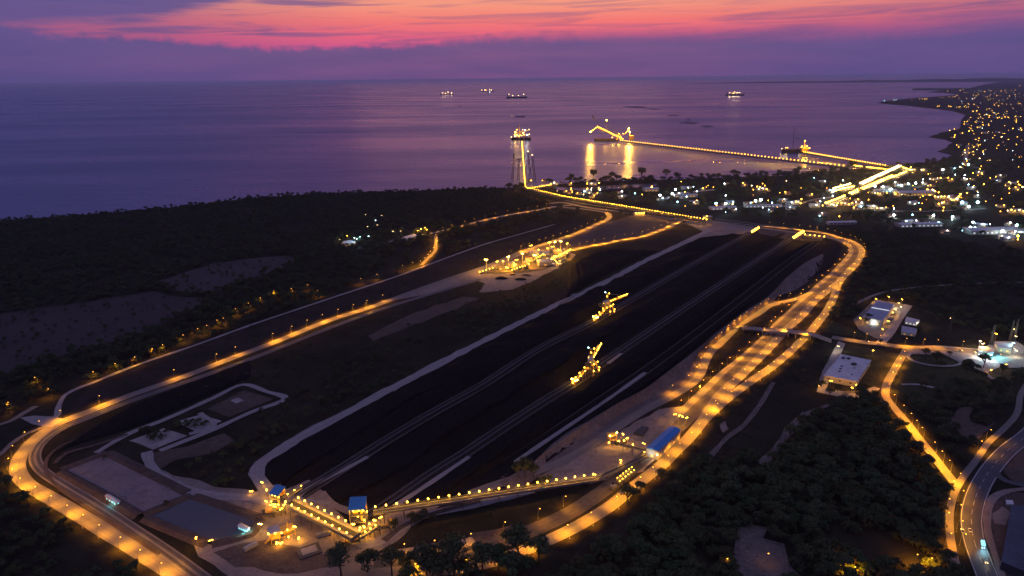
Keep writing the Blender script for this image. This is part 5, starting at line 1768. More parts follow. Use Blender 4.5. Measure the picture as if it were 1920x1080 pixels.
# ---------------------------------------------------------------- stacker machines
def stacker(q, heading, slew, label):
    p = G(q[0], q[1])
    t = thing('stacking_machine', label, 'stacker', (p.x, p.y, 0), heading)
    # local x: along the conveyor, away from the camera
    f = MB()
    f.bar((-8, 0, 2), (30, 0, 11), 1.2)
    f.bar((-8, 1.6, 3), (30, 1.6, 12.5), .35)
    f.bar((-8, -1.6, 3), (30, -1.6, 12.5), .35)
    for i in range(6):
        x = -4 + i * 6
        z = 2 + (x + 8) * 9 / 38
        f.bar((x, -1.8, 0), (x, -1.4, z), .25)
        f.bar((x, 1.8, 0), (x, 1.4, z), .25)
    f.build('tripper_ramp', M['yellow'], t)
    f = MB()
    for x in (24, 36):
        for y in (-5.5, 5.5):
            f.bar((x, y, 0), (30 + (x - 30) * .5, y * .7, 11), .6)
            f.box(x, y, .6, 4, 1, 1.2)
    f.box(30, 0, 11.3, 10, 9, 1.2)
    f.build('portal', M['yellow'], t)
    cs, sn = math.cos(slew), math.sin(slew)

    def L(u, v, z):
        return (30 + u * cs - v * sn, u * sn + v * cs, z)
    f = MB()
    f.bar(L(0, 0, 11.5), L(0, 0, 14.5), 3.4, n=10)
    f.build('slewing_ring', M['steel'], t)
    f = MB()
    for v in (-1.3, 1.3):
        f.bar(L(-16, v, 16), L(42, v, 15.2), .38)
        f.bar(L(-16, v, 18), L(42, v, 16.6), .25)
        for i in range(14):
            f.bar(L(-16 + i * 4.1, v, 16), L(-14 + i * 4.1, v, 17.8), .13)
    f.build('boom', M['yellow'], t)
    f = MB()
    for v in (-1.8, 1.8):
        f.bar(L(-2, v, 15), L(-4, v * .3, 29), .42)
    f.bar(L(-4, -2.2, 24), L(-4, 2.2, 24), .2)
    f.bar(L(-4, -3, 29), L(-4, 3, 29), .25)
    f.build('mast', M['yellow'], t)
    f = MB()
    for v in (-1, 1):
        f.bar(L(-4, v * .4, 29), L(36, v, 16.6), .13)
        f.bar(L(-4, v * .4, 29), L(-15, v, 18), .13)
    f.build('stay', M['steel'], t)
    f = MB()
    c0 = L(-17, 0, 16.5)
    f.box(c0[0], c0[1], c0[2], 4, 6, 4, slew)
    f.build('counterweight', M['dark_steel'], t)
    c0 = L(4, 3.4, 16)
    MB().box(c0[0], c0[1], c0[2], 3, 2.6, 2.8, slew).build('cab', M['shipwhite'], t)
    c0 = L(-6, 0, 17.2)
    MB().box(c0[0], c0[1], c0[2] + 1.0, 9, 4.5, 2.0, slew).build('machine_house', M['greyroof'], t)
    c0 = (-10, 0, 1.6)
    MB().box(-6, 0, 3.0, 5, 4.4, 3.4).build('drive_house', M['yellow'], t)
    sm_ = bulb_mesh(.66, 'lamp_a', .5)
    bg_ = bulb_mesh(.8, 'lamp_big', .5)
    wh_ = bulb_mesh(.7, 'lamp_c', .6)
    pts = [(-8, -2.4, 5.2, bg_), (-7, 2.4, 5.6, bg_), (-4, -2.6, 4.6, bg_), (-9, 0, 2.6, sm_), (-3, 2.4, 4.2, sm_), (0, 1.8, 5.0, sm_), (4, -1.8, 6, sm_), (8, 1.8, 7, sm_), (13, -1.8, 8.2, sm_), (18, 1.8, 9.5, sm_), (22, -1.8, 10.4, sm_),
           (26, -5, 12, sm_), (34, -5, 12, sm_), (34, 5, 12, sm_), (24, -6, 5, sm_), (36, -6, 5, sm_), (36, -5.6, 2, sm_)]
    pts += [L(u, -1.6, 16.9) + (sm_,) for u in (-14, -8, -2, 3, 8, 13, 22, 27, 32, 36, 40, 42)]
    pts += [L(-4, -3, 29) + (sm_,), L(-4, 3, 29.2) + (wh_,), L(-4, 0, 24.2) + (sm_,)]
    for (x, y, z, m_) in pts:
        link('lamp', m_, t, (x, y, z))
    for (x, y, z, e) in [(-9, -3, 7, 1600), (-4, 3, 7, 1200), (8, -3, 9, 900), (20, -3, 12, 900), (30, -7, 9, 1500), (30, 3, 15, 1200)]:
        light('POINT', t, (x, y, z), e * 2.5, (1, .45, .04), .5)
    for u in (6, 18, 30, 40):
        light('POINT', t, L(u, -2.5, 18.5), 1800, (1, .45, .04), .5)
    return t


def head_of(q0, q1):
    a_, b_ = G(*q0), G(*q1)
    return math.atan2(b_.y - a_.y, b_.x - a_.x)


stacker((1082, 718), head_of((1075, 722), (1280, 580)), .30, 'lit stacking machine nearest the camera with a bright drive end')
stacker((1120, 600), head_of((1107, 607), (1280, 507)), -.12, 'farther lit stacking machine on the left coal row')


def head_station(q, q2, label, n):
    """the lit conveyor head at the far end of a coal row"""
    a_ = G(q[0], q[1])
    gallery(G(q[0], q[1], 4), G(q2[0], q2[1], 13), label, 4, 1.5, n, 2, .95, 'lamp_a', 2, 6000, 3, 1.8)


head_station((1409, 437), (1423, 428), 'left lit conveyor head at the far end of the coal rows', 6)
head_station((1487, 448), (1507, 435), 'right lit conveyor head at the far end of the coal rows', 8)
gallery(G(1500, 441, 5), G(1545, 446, 5), 'low lit conveyor along the far edge of the yard', 4, 1.5, 6, 1, .9, 'lamp_a', 1, 6000, 4, 1.8)
p = G(1326, 420)
t = thing('junction_tower', 'dark junction tower with two amber lamps where the conveyors meet', 'tower', (p.x, p.y, 0), .2)
f = MB()
for x in (-7, 7):
    for y in (-6, 6):
        f.bar((x, y, 0), (x, y, 17), .5)
f.build('frame', M['dark_steel'], t)
MB().box(0, 0, 13, 15, 13, 7).build('wall', M['darkwall'], t)
MB().box(0, 0, 16.8, 16, 14, .5).build('roof', M['greyroof'], t)
for (x, z) in ((-6, 17.4), (-6, 11)):
    link('lamp', bulb_mesh(1.0, 'lamp_a', .6), t, (x, -7, z))
light('POINT', t, (-6, -9, 12), 8000, (1, .43, .03), .6)

# ---------------------------------------------------------------- lit plant in the middle distance
plant_masts = [((912, 508), 'lamp_big', 26000, 1.0), ((933, 503), 'lamp_a', 9000, .6), ((944, 502), 'lamp_a', 12000, .6), ((953, 500), 'lamp_big', 26000, .9), ((969, 502), 'lamp_a', 12000, .7), ((980, 495), 'lamp_big', 26000, .95), ((1003, 497), 'lamp_big', 24000, .9),
               ((996, 474), 'lamp_a', 14000, .7), ((1010, 478), 'lamp_a', 12000, .5), ((1030, 470), 'lamp_a', 12000, .8), ((1040, 472), 'lamp_big', 20000, .95), ((1051, 471), 'lamp_big', 20000, .95), ((1063, 468), 'lamp_a', 14000, .6), ((1026, 473), 'lamp_a', 9000, .4), ((1041, 488), 'lamp_a', 14000, .4),
               ((1052, 486), 'lamp_a', 14000, .5), ((1061, 488), 'lamp_a', 16000, .7), ((1036, 496), 'lamp_y', 16000, .5), ((965, 505), 'lamp_a', 14000, .4), ((991, 503), 'lamp_a', 12000, .4), ((951, 508), 'lamp_a', 12000, .3), ((1020, 486), 'lamp_a', 9000, .4), ((1048, 474), 'lamp_a', 9000, .3), ((1036, 468), 'lamp_a', 8000, .3)]
for (a, k, e, h_) in plant_masts:
    flood_mast(a, 'amber floodlight mast inside the lit plant beyond the yard', 'floodlight masts of the lit plant', k, e * 2.6, h=h_).scale = (2.1, 2.1, h_)
sheet('paved_yard', [(905, 510), (940, 497), (985, 475), (1030, 472), (1065, 473), (1072, 488), (1040, 500), (1010, 508), (960, 512), (925, 513)], M['brown'])
for (a, w_, d_, h, roofm, lb) in [((1013, 480), 30, 14, 6, 'greyroof', 'long grey shed at the back of the lit plant'), ((1024, 486), 26, 12, 6, 'darkwall', 'dark roofed shed in the middle of the lit plant'), ((1020, 497), 22, 16, 8, 'greyroof', 'grey roofed shed at the front of the lit plant'), ((1048, 490), 24, 10, 5, 'darkwall', 'low dark shed on the right of the lit plant'),
                                  ((979, 505), 20, 8, 5, 'darkwall', 'low dark shed at the front left of the lit plant'), ((938, 506), 30, 6, 3, 'darkwall', 'long low dark shed at the left end of the lit plant'), ((992, 491), 12, 9, 9, 'tile', 'reddish pointed hopper house in the lit plant'), ((1043, 498), 14, 8, 4, 'whiteroof', 'white roofed shed at the right front of the lit plant'), ((1000, 482), 14, 10, 10, 'greyroof', 'tall grey process building in the lit plant')]:
    p = G(a[0], a[1])
    t = thing('plant_shed', lb, 'shed', (p.x, p.y, 0), .25)
    MB().box(0, 0, (h - .3) / 2, w_, d_, h - .3).build('wall', M['wall' if roofm != 'darkwall' else 'darkwall'], t)
    r_ = MB()
    w2, d2 = w_ * .53, d_ * .56
    r_.add([(-w2, -d2, h - .29), (w2, -d2, h - .29), (w2, d2, h - .29), (-w2, d2, h - .29), (-w2, 0, h + d_ * .16), (w2, 0, h + d_ * .16)], [(0, 1, 5, 4), (2, 3, 4, 5), (1, 2, 5), (3, 0, 4), (3, 2, 1, 0)])
    r_.build('roof', M[roofm], t)
    MB().box(0, -d_ / 2 - .05, 1.8, 4, .2, 3.4).build('door', M['win_o'], t)
for i, (a, h, r) in enumerate([((957, 505), 11, 3.2), ((963, 504), 12, 3.2), ((1006, 487), 15, 4.0), ((1033, 478), 12, 3.5), ((1057, 478), 10, 3.0), ((986, 499), 9, 3.5)]):
    p = G(a[0], a[1])
    t = thing('storage_silo', ORD[i] + ' steel silo in the lit plant, counted by build height order along the yard' if False else ['left silo of the pair at the left of the plant', 'right silo of the pair at the left of the plant', 'tallest silo behind the process building of the plant', 'silo among the rear floodlights of the plant', 'low silo at the right rear of the plant', 'short silo in the middle of the plant front'][i], 'silo', (p.x, p.y, 0))
    b_ = MB()
    b_.bar((0, 0, 2.5), (0, 0, h), r, n=14)
    b_.build('tank', M['steel'], t)
    b_ = MB()
    b_.bar((0, 0, h), (0, 0, h + r * .7), r * 1.03, n=14, r2=.3)
    b_.build('roof', M['greyroof'], t)
    for k in range(4):
        q = Vector((math.cos(k * 1.571 + .7), math.sin(k * 1.571 + .7), 0)) * r * .85
        MB().bar(q, q + Vector((0, 0, 2.6)), .3).build('leg', M['dark_steel'], t)
for (q0, q1, lb) in [((1002, 488, 3), (1018, 478, 14), 'inclined lit gallery climbing to the tall process building'), ((960, 508, 3), (985, 500, 9), 'inclined lit gallery beside the paired silos'), ((1048, 496, 3), (1036, 484, 12), 'inclined lit gallery on the right of the plant')]:
    gallery(G(*q0), G(*q1), lb, 3, 1.3, 6, 1, .6, 'lamp_a', 2, 5000, 3, 1.2)
gallery(G(1028, 492, 4), G(1072, 470, 8), 'lit belt rising across the plant toward the road', 4, 1.5, 14, 1, .8, 'lamp_a', 2, 5000, 5, 1.5)
gallery(G(900, 512, 2), G(925, 504, 5), 'short lit belt at the left end of the plant', 3, 1.2, 5, 1, .6, 'lamp_a', 2, 4000, 3, 1.2)
for i, (a, s) in enumerate([((940, 522), 9), ((976, 524), 8), ((985, 516), 5), ((961, 515), 5), ((991, 517), 4)]):
    p = G(a[0], a[1])
    t = thing('scrap_heap', ['broad dark heap on the pale pad below the plant', 'dark heap at the right of the pale pad below the plant', 'small dark heap close under the plant lights', 'low dark heap at the upper edge of the pale pad', 'smallest dark heap right of the pale pad'][i], 'heap', (p.x, p.y, 0))
    h = MB()
    n_ = 12
    h.v.append((0, 0, s * .35))
    for rr, zz in ((.35, .26), (.7, .12), (1.0, -.02)):
        for k in range(n_):
            t_ = 2 * math.pi * k / n_
            j = 1 + .3 * mnoise.noise((i * 3.1, k * .9, rr * 2))
            h.v.append((math.cos(t_) * s * rr * j * 1.3, math.sin(t_) * s * rr * j, s * zz * (j if zz > 0 else 1)))
    for k in range(n_):
        h.f.append((0, 1 + k, 1 + (k + 1) % n_))
        h.m.append(0)
        for r_ in (0, 1):
            o = 1 + r_ * n_
            h.f.append((o + k, o + n_ + k, o + n_ + (k + 1) % n_, o + (k + 1) % n_))
            h.m.append(0)
    h.build('mound', M['coal_ground'], t)
# equipment near the overland conveyor
p = G(1198, 403)
t = thing('pump_house', 'small amber lit pump house under the overland conveyor', 'pump house', (p.x, p.y, 0), .1)
MB().box(0, 0, 2.5, 22, 9, 5).build('wall', M['wall'], t)
MB().box(0, 0, 5.2, 23, 10, .4).build('roof', M['greyroof'], t)
for x in (-9, -2, 5, 10):
    link('lamp', bulb_mesh(.9, 'lamp_a', .5), t, (x, -6, 5))
    light('POINT', t, (x, -8, 6), 6000, (1, .43, .03), .5)

# ---------------------------------------------------------------- overpass across the corridor
ov = smooth(px([(1378, 607), (1397, 613), (1430, 620), (1478, 623), (1520, 628), (1560, 633)], 5.0), 8)
t = thing('overpass', 'narrow concrete overpass crossing the railway corridor', 'bridge', (ov[0].x, ov[0].y, 0))
o0 = ov[0]
Nn = normals2(ov)
dk = MB()
pr = MB()
for i, (p, n) in enumerate(zip(ov, Nn)):
    f = i / (len(ov) - 1)
    z = 6.0 * min(1, f * 5, (1 - f) * 6) + .3
    for (o, dz) in ((4.5, 0), (-4.5, 0), (-4.5, -1), (4.5, -1)):
        q = p - o0 + n * o
        dk.v.append((q.x, q.y, max(.02, z + dz)))
    for s in (-1, 1):
        q = p - o0 + n * 4.3 * s
        pr.v += [(q.x, q.y, z - .9), (q.x, q.y, z + 1.0)]
    if i:
        a = (i - 1) * 4
        for k in range(4):
            dk.f.append((a + k, a + (k + 1) % 4, a + 4 + (k + 1) % 4, a + 4 + k))
            dk.m.append(0)
        a = (i - 1) * 4
        pr.f += [(a, a + 4, a + 5, a + 1), (a + 2, a + 3, a + 7, a + 6)]
        pr.m += [0, 0]
dk.build('deck', M['paved'], t)
po = pr.build('parapet', M['wall'], t)
sd_ = po.modifiers.new('thickness', 'SOLIDIFY')
sd_.thickness = .3
for f in (.16, .30, .44, .58, .72, .84):
    i = int(f * (len(ov) - 1))
    q = ov[i] - o0
    n = Nn[i]
    m_ = MB()
    for s in (-3, 3):
        m_.bar((q.x + n.x * s, q.y + n.y * s, 0), (q.x + n.x * s, q.y + n.y * s, 5.2), .5, n=8)
    m_.box(q.x, q.y, 5.0, 1.2, 8, .7, math.atan2(n.y, n.x) - math.pi / 2)
    m_.build('pier', M['wall'], t)

# lattice mast in the upper woods and two gate masts
for (a, hh, lb) in [((913, 402), 38, 'tall thin lattice mast rising from the upper woods'), ((1779, 626), 22, 'tall bare mast behind the gate road'), ((1858, 646), 24, 'left tall mast beside the gatehouse'), ((1893, 640), 26, 'middle tall mast beside the gatehouse'), ((1901, 640), 27, 'right tall mast beside the gatehouse')]:
    p = G(a[0], a[1])
    lattice((p.x, p.y, 0), (p.x, p.y, hh), .9, .35, lb, None, False)


# ---------------------------------------------------------------- vehicles
def car(q, ang, label, key=None, e=0.0, col='carpaint', group=None):
    p = G(q[0], q[1])
    t = thing('car', label, 'car', (p.x, p.y, LAYER[0] * .01 + .1), ang, group)
    s = MB()
    prof = [(-2.1, .35), (-2.15, .8), (-1.5, .95), (.9, .95), (2.1, .75), (2.15, .35)]
    n = len(prof)
    for y in (-.85, .85):
        s.v += [(x, y, z) for x, z in prof]
    s.f += [tuple(range(n - 1, -1, -1)), tuple(range(n, 2 * n))] + [(i, (i + 1) % n, n + (i + 1) % n, n + i) for i in range(n)]
    s.m += [0] * (n + 2)
    s.build('body', M[col], t)
    s = MB()
    prof = [(-1.6, .94), (-1.1, 1.45), (.1, 1.45), (.9, .94)]
    for y in (-.74, .74):
        s.v += [(x, y * (1 if z < 1 else .85), z) for x, z in prof]
    s.f += [(3, 2, 1, 0), (4, 5, 6, 7)] + [(i, (i + 1) % 4, 4 + (i + 1) % 4, 4 + i) for i in range(4)]
    s.m += [0] * 6
    s.build('cabin', M['glass'], t)
    for x in (-1.35, 1.35):
        for y in (-.8, .8):
            MB().bar((x, y - .1, .33), (x, y + .1, .33), .33, n=10).build('wheel', M['rubber'], t)
    if key:
        for y in (-.6, .6):
            MB().ball((2.2, y, .68), .26).build('headlight', M[key], t)
        if e:
            l_ = light('SPOT', t, (2.6, 0, 1.2), e, (.35, .85, 1.0) if key == 'lamp_c' else (1, .85, .6), .2, 95, .6)
            l_.rotation_euler = (0, R(-72), 0)
            light('POINT', t, (.0, 0, 2.4), e * .25, (.35, .85, 1.0) if key == 'lamp_c' else (1, .85, .6), .3)
    return t


hd = head_of((1840, 1022), (1850, 1062))
t = car((1842, 1028), hd, 'car with glaring blue white headlights on the highway', 'lamp_c', 9000)
MB().box(-1, 0, 2.3, 4.5, 2.0, 1.6).build('lit_sign_box', M['win_c'], t)
car((1848, 1056), hd, 'small car with one pale light ahead on the highway', 'lamp_y', 900)
car((1804, 1000), hd + math.pi, 'car driving up the far lane of the highway', 'lamp_y', 300)
t = car((1818, 998), hd + math.pi, 'pale car close to the left highway edge line', None, 0, 'shipwhite')
for a, lb in [((1897, 656), 'car parked below the gatehouse'), ((1872, 667), 'dark car waiting at the checkpoint'), ((1800, 660), 'car driving on the forecourt by the oval island'), ((1625, 643), 'car crossing the gate road junction')]:
    car(a, R(-5), lb, 'lamp_y', 200)

# ---------------------------------------------------------------- town across the bay shore
TOWN_XY = []


def town_lamp(q, key, r, e, label, group, post=7.0):
    p = G(q[0], q[1])
    o = link('headland_lamp' if 'headland' in label else 'hillside_lamp' if 'hillside' in label else 'town_lamp', bulb_mesh(r, key, post), None, (p.x, p.y, 0))
    tag(o, label, 'lamp', group)
    TOWN_XY.append((p.x, p.y))
    if e:
        c = {'lamp_a': (1, .42, .025), 'lamp_o': (1, .40, .03), 'lamp_big': (1, .45, .04), 'lamp_w': (.8, .95, 1), 'lamp_c': (.45, .85, 1), 'lamp_y': (1, .8, .5)}[key]
        light('POINT', o, (0, -r * 1.5, post + r), e, c, 1.0)


wb = [(1561, 364, 3.4), (1561, 373, 2.2), (1537, 383, 2.3), (1544, 377, 2.0), (1530, 390, 1.6), (1555, 361, 1.8), (1580, 343, 1.9), (1546, 345, 1.4), (1526, 338, 1.6), (1615, 386, 2.2), (1614, 393, 2.0), (1675, 397, 1.9), (1675, 410, 2.6), (1710, 409, 2.2), (1749, 411, 2.6), (1785, 413, 2.4), (1784, 418, 1.6),
      (1717, 420, 1.9), (1758, 423, 2.1), (1698, 421, 2.0), (1742, 423, 1.5), (1714, 388, 1.2), (1705, 385, 1.1), (1722, 386, 1.1), (1767, 323, 3.0), (1789, 320, 2.0), (1790, 332, 1.7), (1799, 317, 1.8), (1804, 311, 1.8), (1811, 302, 1.7), (1815, 313, 3.0), (1808, 333, 2.2), (1807, 339, 2.0), (1815, 351, 2.0), (1823, 356, 1.5),
      (1832, 371, 2.0), (1832, 366, 1.3), (1868, 343, 1.8), (1832, 386, 3.2), (1815, 394, 2.6), (1803, 386, 3.0), (1823, 424, 2.4), (1818, 434, 2.6), (1827, 433, 1.8), (1893, 424, 2.2), (1905, 430, 2.8), (1878, 441, 2.8), (1902, 441, 2.2), (1912, 442, 2.0), (1840, 427, 1.2), (1844, 427, 1.4), (1855, 427, 1.4), (1890, 452, 1.5),
      (1803, 439, 1.2), (1775, 439, 1.2), (1096, 364, 2.1), (1125, 361, 2.2), (1166, 364, 2.0), (1190, 368, 1.8), (1237, 372, 2.5), (1242, 377, 2.2), (1266, 361, 2.6), (1260, 369, 2.4), (1270, 384, 2.2), (1290, 357, 1.9), (1300, 355, 1.6), (1306, 364, 2.0), (1287, 374, 2.0), (1342, 388, 2.8), (1360, 388, 2.7), (1374, 384, 2.1), (1360, 372, 1.7),
      (1358, 349, 2.0), (1360, 404, 1.4), (1379, 398, 1.7), (1407, 386, 1.9), (1416, 383, 2.9), (1426, 381, 3.0), (1447, 386, 2.2), (1484, 385, 1.5), (1441, 399, 1.3), (1430, 395, 1.2), (1481, 395, 1.4), (1536, 411, 1.7), (1541, 405, 1.3), (1684, 352, 1.5), (1730, 341, 1.4), (1743, 340, 1.2), (1671, 359, 2.2), (1678, 346, 2.0), (1702, 350, 2.4), (1716, 349, 2.8), (1729, 347, 2.3), (1640, 355, 2.4), (1655, 356, 2.4), (1668, 361, 2.4), (1689, 353, 2.6)]
am = [(1637, 392, 3.0), (1573, 412, 1.8), (1472, 365, 1.8), (1470, 379, 1.5), (1502, 379, 2.6), (1522, 370, 2.0), (1474, 344, 1.4), (1393, 348, 1.6), (1396, 351, 1.6), (1409, 353, 1.8), (1419, 355, 2.0), (1424, 356, 1.7), (1430, 358, 2.0), (1437, 360, 2.2), (1412, 361, 1.4), (1422, 360, 1.6), (1277, 345, 1.7), (1306, 382, 2.3), (1301, 385, 1.6), (1222, 356, 3.0), (1083, 367, 1.7),
      (1094, 370, 1.7), (1073, 365, 1.4), (1062, 363, 1.2), (1045, 363, 1.2), (1114, 372, 1.6), (1204, 370, 1.4), (1166, 373, 1.5), (1071, 348, 2.2), (1101, 349, 2.0), (1109, 349, 1.7), (1123, 348, 1.6), (1017, 343, 2.0), (1039, 348, 3.6), (1033, 350, 2.2), (996, 343, 1.5), (1105, 368, 1.5), (1120, 367, 1.5), (1343, 391, 1.4), (1373, 389, 1.8), (1278, 366, 1.9), (1284, 365, 1.9), (1273, 367, 1.7), (1318, 358, 1.5), (1337, 356, 1.5),
      (1562, 390, 2.0), (1570, 387, 1.7), (1577, 386, 1.6), (1584, 387, 1.6), (1591, 389, 1.7), (1597, 386, 1.6), (1604, 385, 1.6), (1608, 379, 1.7), (1586, 379, 1.5), (1568, 391, 1.9), (1600, 395, 1.4), (1643, 396, 1.9), (1652, 396, 1.7), (1660, 395, 1.7), (1492, 384, 1.7), (1496, 384, 1.7), (1800, 370, 3.0), (1797, 374, 2.8), (1793, 379, 3.0), (1789, 380, 2.4), (1785, 381, 2.2), (1781, 379, 2.0), (1777, 376, 1.8), (1769, 384, 2.0), (1765, 386, 2.2), (1759, 388, 2.2),
      (1752, 374, 1.7), (1758, 375, 1.9), (1764, 374, 1.9), (1770, 374, 1.9), (1778, 374, 1.9), (1730, 373, 2.0), (1744, 352, 1.6), (1640, 367, 1.6), (1645, 368, 1.5), (1650, 368, 1.5), (1656, 369, 1.5), (1662, 367, 1.4), (1678, 369, 2.0), (1690, 370, 1.6), (1738, 361, 3.2), (1742, 364, 3.2), (1748, 362, 3.0), (1752, 364, 3.0), (1759, 366, 2.0), (1709, 323, 2.4), (1707, 318, 2.4), (1714, 322, 1.6), (1727, 323, 2.2), (1731, 323, 2.0),
      (1763, 339, 1.9), (1757, 339, 1.7), (1777, 338, 2.0), (1784, 341, 1.8), (1812, 341, 1.8), (1818, 340, 1.6), (1837, 321, 1.9), (1834, 327, 2.0), (1840, 330, 2.2), (1866, 336, 2.4), (1875, 333, 1.8), (1856, 338, 1.4), (1891, 347, 2.2), (1894, 349, 2.0), (1909, 351, 1.8), (1903, 356, 1.8), (1916, 356, 2.2), (1884, 352, 1.5), (1881, 391, 1.8), (1888, 401, 1.7), (1895, 400, 1.7), (1902, 401, 1.7), (1910, 400, 1.9), (1918, 402, 1.9), (1907, 450, 2.4), (1877, 449, 1.6), (1907, 456, 1.8),
      (1812, 306, 1.8), (1809, 290, 1.8), (1825, 294, 1.8), (1824, 288, 1.7), (1836, 301, 2.2), (1808, 285, 1.7), (1815, 281, 1.7), (1831, 284, 1.7)]
far = [(1658, 190.5, 4.5, 'lamp_c'), (1676, 188.8, 3.5, 'lamp_w'), (1680, 188.6, 3.0, 'lamp_c'), (1709, 187.5, 3.2, 'lamp_y'), (1724, 187, 3.0, 'lamp_a'), (1729, 186.8, 3.4, 'lamp_a'), (1734, 186.8, 3.0, 'lamp_a'), (1738, 186.8, 3.0, 'lamp_y'), (1763, 184, 3, 'lamp_y'), (1768, 183.8, 2.5, 'lamp_y'), (1780, 183, 3.2, 'lamp_a'), (1786, 183, 3.0, 'lamp_a'), (1790, 182.5, 3.0, 'lamp_a'), (1794, 180.5, 4, 'lamp_y'),
       (1758, 201, 3.2, 'lamp_a'), (1761, 200, 2.8, 'lamp_a'), (1779, 200.5, 3.2, 'lamp_y'), (1783, 201, 3.4, 'lamp_a'), (1793, 202.5, 3, 'lamp_y'), (1798, 202.5, 2.6, 'lamp_y'), (1808, 202, 3.4, 'lamp_a'), (1810, 199, 3, 'lamp_a'), (1816, 202, 2.5, 'lamp_a'), (1826, 197, 3, 'lamp_y'), (1834, 203, 2.5, 'lamp_a'), (1824, 210.5, 4.2, 'lamp_a'), (1831, 209.5, 4.6, 'lamp_a'), (1855, 219, 4.5, 'lamp_a'), (1850, 217, 2.4, 'lamp_y'), (1845, 217.5, 2.4, 'lamp_y'),
       (1836, 216, 2.4, 'lamp_a'), (1838, 221, 2.4, 'lamp_a'), (1834, 224, 2.3, 'lamp_a'), (1831, 229, 2.4, 'lamp_y'), (1828, 231, 2.3, 'lamp_y'), (1842, 231.5, 2, 'lamp_y'), (1808, 230.5, 2.6, 'lamp_a'), (1813, 229.8, 2.6, 'lamp_a'), (1807, 235, 2.4, 'lamp_a'), (1780, 247.5, 2.8, 'lamp_a'), (1789, 244.5, 2.4, 'lamp_a'), (1790, 256, 2.8, 'lamp_a'), (1789, 260, 2.8, 'lamp_a'), (1804, 252, 2.6, 'lamp_a'), (1817, 247.5, 2.4, 'lamp_a'), (1820, 243.5, 2.0, 'lamp_a'), (1823, 247.5, 2.0, 'lamp_a'),
       (1832, 241, 2.4, 'lamp_y'), (1838, 240, 2.2, 'lamp_a'), (1853, 235, 2.2, 'lamp_a'), (1854, 238, 2.2, 'lamp_a'), (1867, 216, 2.4, 'lamp_y'), (1871, 214.5, 2.4, 'lamp_y'), (1870, 223, 2.6, 'lamp_a'), (1878, 224, 2.6, 'lamp_a'), (1884, 221.5, 3.2, 'lamp_a'), (1890, 222, 2.8, 'lamp_a'), (1904, 220, 2.6, 'lamp_a'), (1913, 220.5, 2.8, 'lamp_a'), (1905, 231, 2.2, 'lamp_y'), (1864, 198.5, 3.6, 'lamp_a'), (1868, 194, 2.8, 'lamp_a'), (1872, 200, 3.0, 'lamp_y'), (1873, 189.5, 3, 'lamp_y'), (1850, 207, 2.4, 'lamp_y'), (1855, 205.5, 2.4, 'lamp_y'),
       (1893, 181, 5, 'lamp_a'), (1903, 178.5, 4, 'lamp_y'), (1868, 180.5, 3.6, 'lamp_y'), (1871, 179.5, 3.2, 'lamp_a'), (1848, 183, 3, 'lamp_a'), (1851, 183, 3, 'lamp_a'), (1824, 187, 3.2, 'lamp_y'), (1827, 185, 3, 'lamp_y'), (1834, 178, 3.4, 'lamp_y'), (1812, 186.5, 3, 'lamp_a'), (1830, 181, 3, 'lamp_y'), (1899, 243.5, 2.6, 'lamp_a'), (1913, 243, 2.6, 'lamp_a'), (1915, 246, 2.6, 'lamp_a'), (1877, 260, 2.6, 'lamp_a'), (1873, 251, 1.8, 'lamp_y'), (1835, 262, 2.0, 'lamp_a'), (1829, 264.5, 2.0, 'lamp_a'), (1840, 252, 2.0, 'lamp_a'), (1861, 261, 1.8, 'lamp_y'),
       (1793, 275, 2.0, 'lamp_a'), (1797, 279, 2.0, 'lamp_a'), (1825, 279, 2.2, 'lamp_a'), (1834, 276, 1.8, 'lamp_a'), (1837, 274, 1.8, 'lamp_a'), (1777, 171.5, 5, 'lamp_y'), (1800, 170, 5, 'lamp_y'), (1806, 168.5, 4, 'lamp_y'), (1809, 174, 4, 'lamp_y'), (1858, 170.5, 4, 'lamp_y'), (1866, 172.5, 4, 'lamp_y'), (1877, 171.5, 4, 'lamp_y'), (1884, 170, 4, 'lamp_a'), (1896, 170.5, 4, 'lamp_y'), (1903, 169.5, 4, 'lamp_y'), (1916, 168.5, 5, 'lamp_y'), (1840, 172, 4, 'lamp_y'), (1846, 172.5, 4, 'lamp_y'), (1912, 161.5, 6, 'lamp_y'), (1896, 154, 9, 'lamp_a'), (1862, 158, 5, 'lamp_y')]
for i, (a, c, r) in enumerate(wb):
    town_lamp((a, c), 'lamp_c' if (i * 7) % 5 < 2 else 'lamp_w', r * (.66 if c < 400 else .58) * (1.6 if r > 2.3 else .9), 2600 * r * r, 'cool white lamp shining among the trees of the town', 'cool white lamps of the town')
for i, (a, c, r) in enumerate(am):
    town_lamp((a, c), 'lamp_a' if i % 3 else 'lamp_y', r * .62 * (.7, 1.0, 1.0, 1.3)[i % 4], 2000 * r * r, 'amber lamp shining among the trees of the town', 'amber lamps of the town')
for i in range(62):
    if i < 34:
        a, c = rng.uniform(1700, 1918), rng.uniform(325, 405)
    else:
        a, c = rng.uniform(1270, 1700), rng.uniform(345, 400)
    town_lamp((a, c), ('lamp_a', 'lamp_o')[i % 2], rng.uniform(.6, 1.3), 900, 'small amber lamp glimmering between the houses of the town', 'small amber lamps of the town', 6)
for i, (a, c, r, k) in enumerate(far):
    town_lamp((a, c), 'lamp_a' if (k == 'lamp_y' and i % 3) else k, r * .56, 0, 'tiny lamp on the far headland across the bay', 'lamps of the far headland')
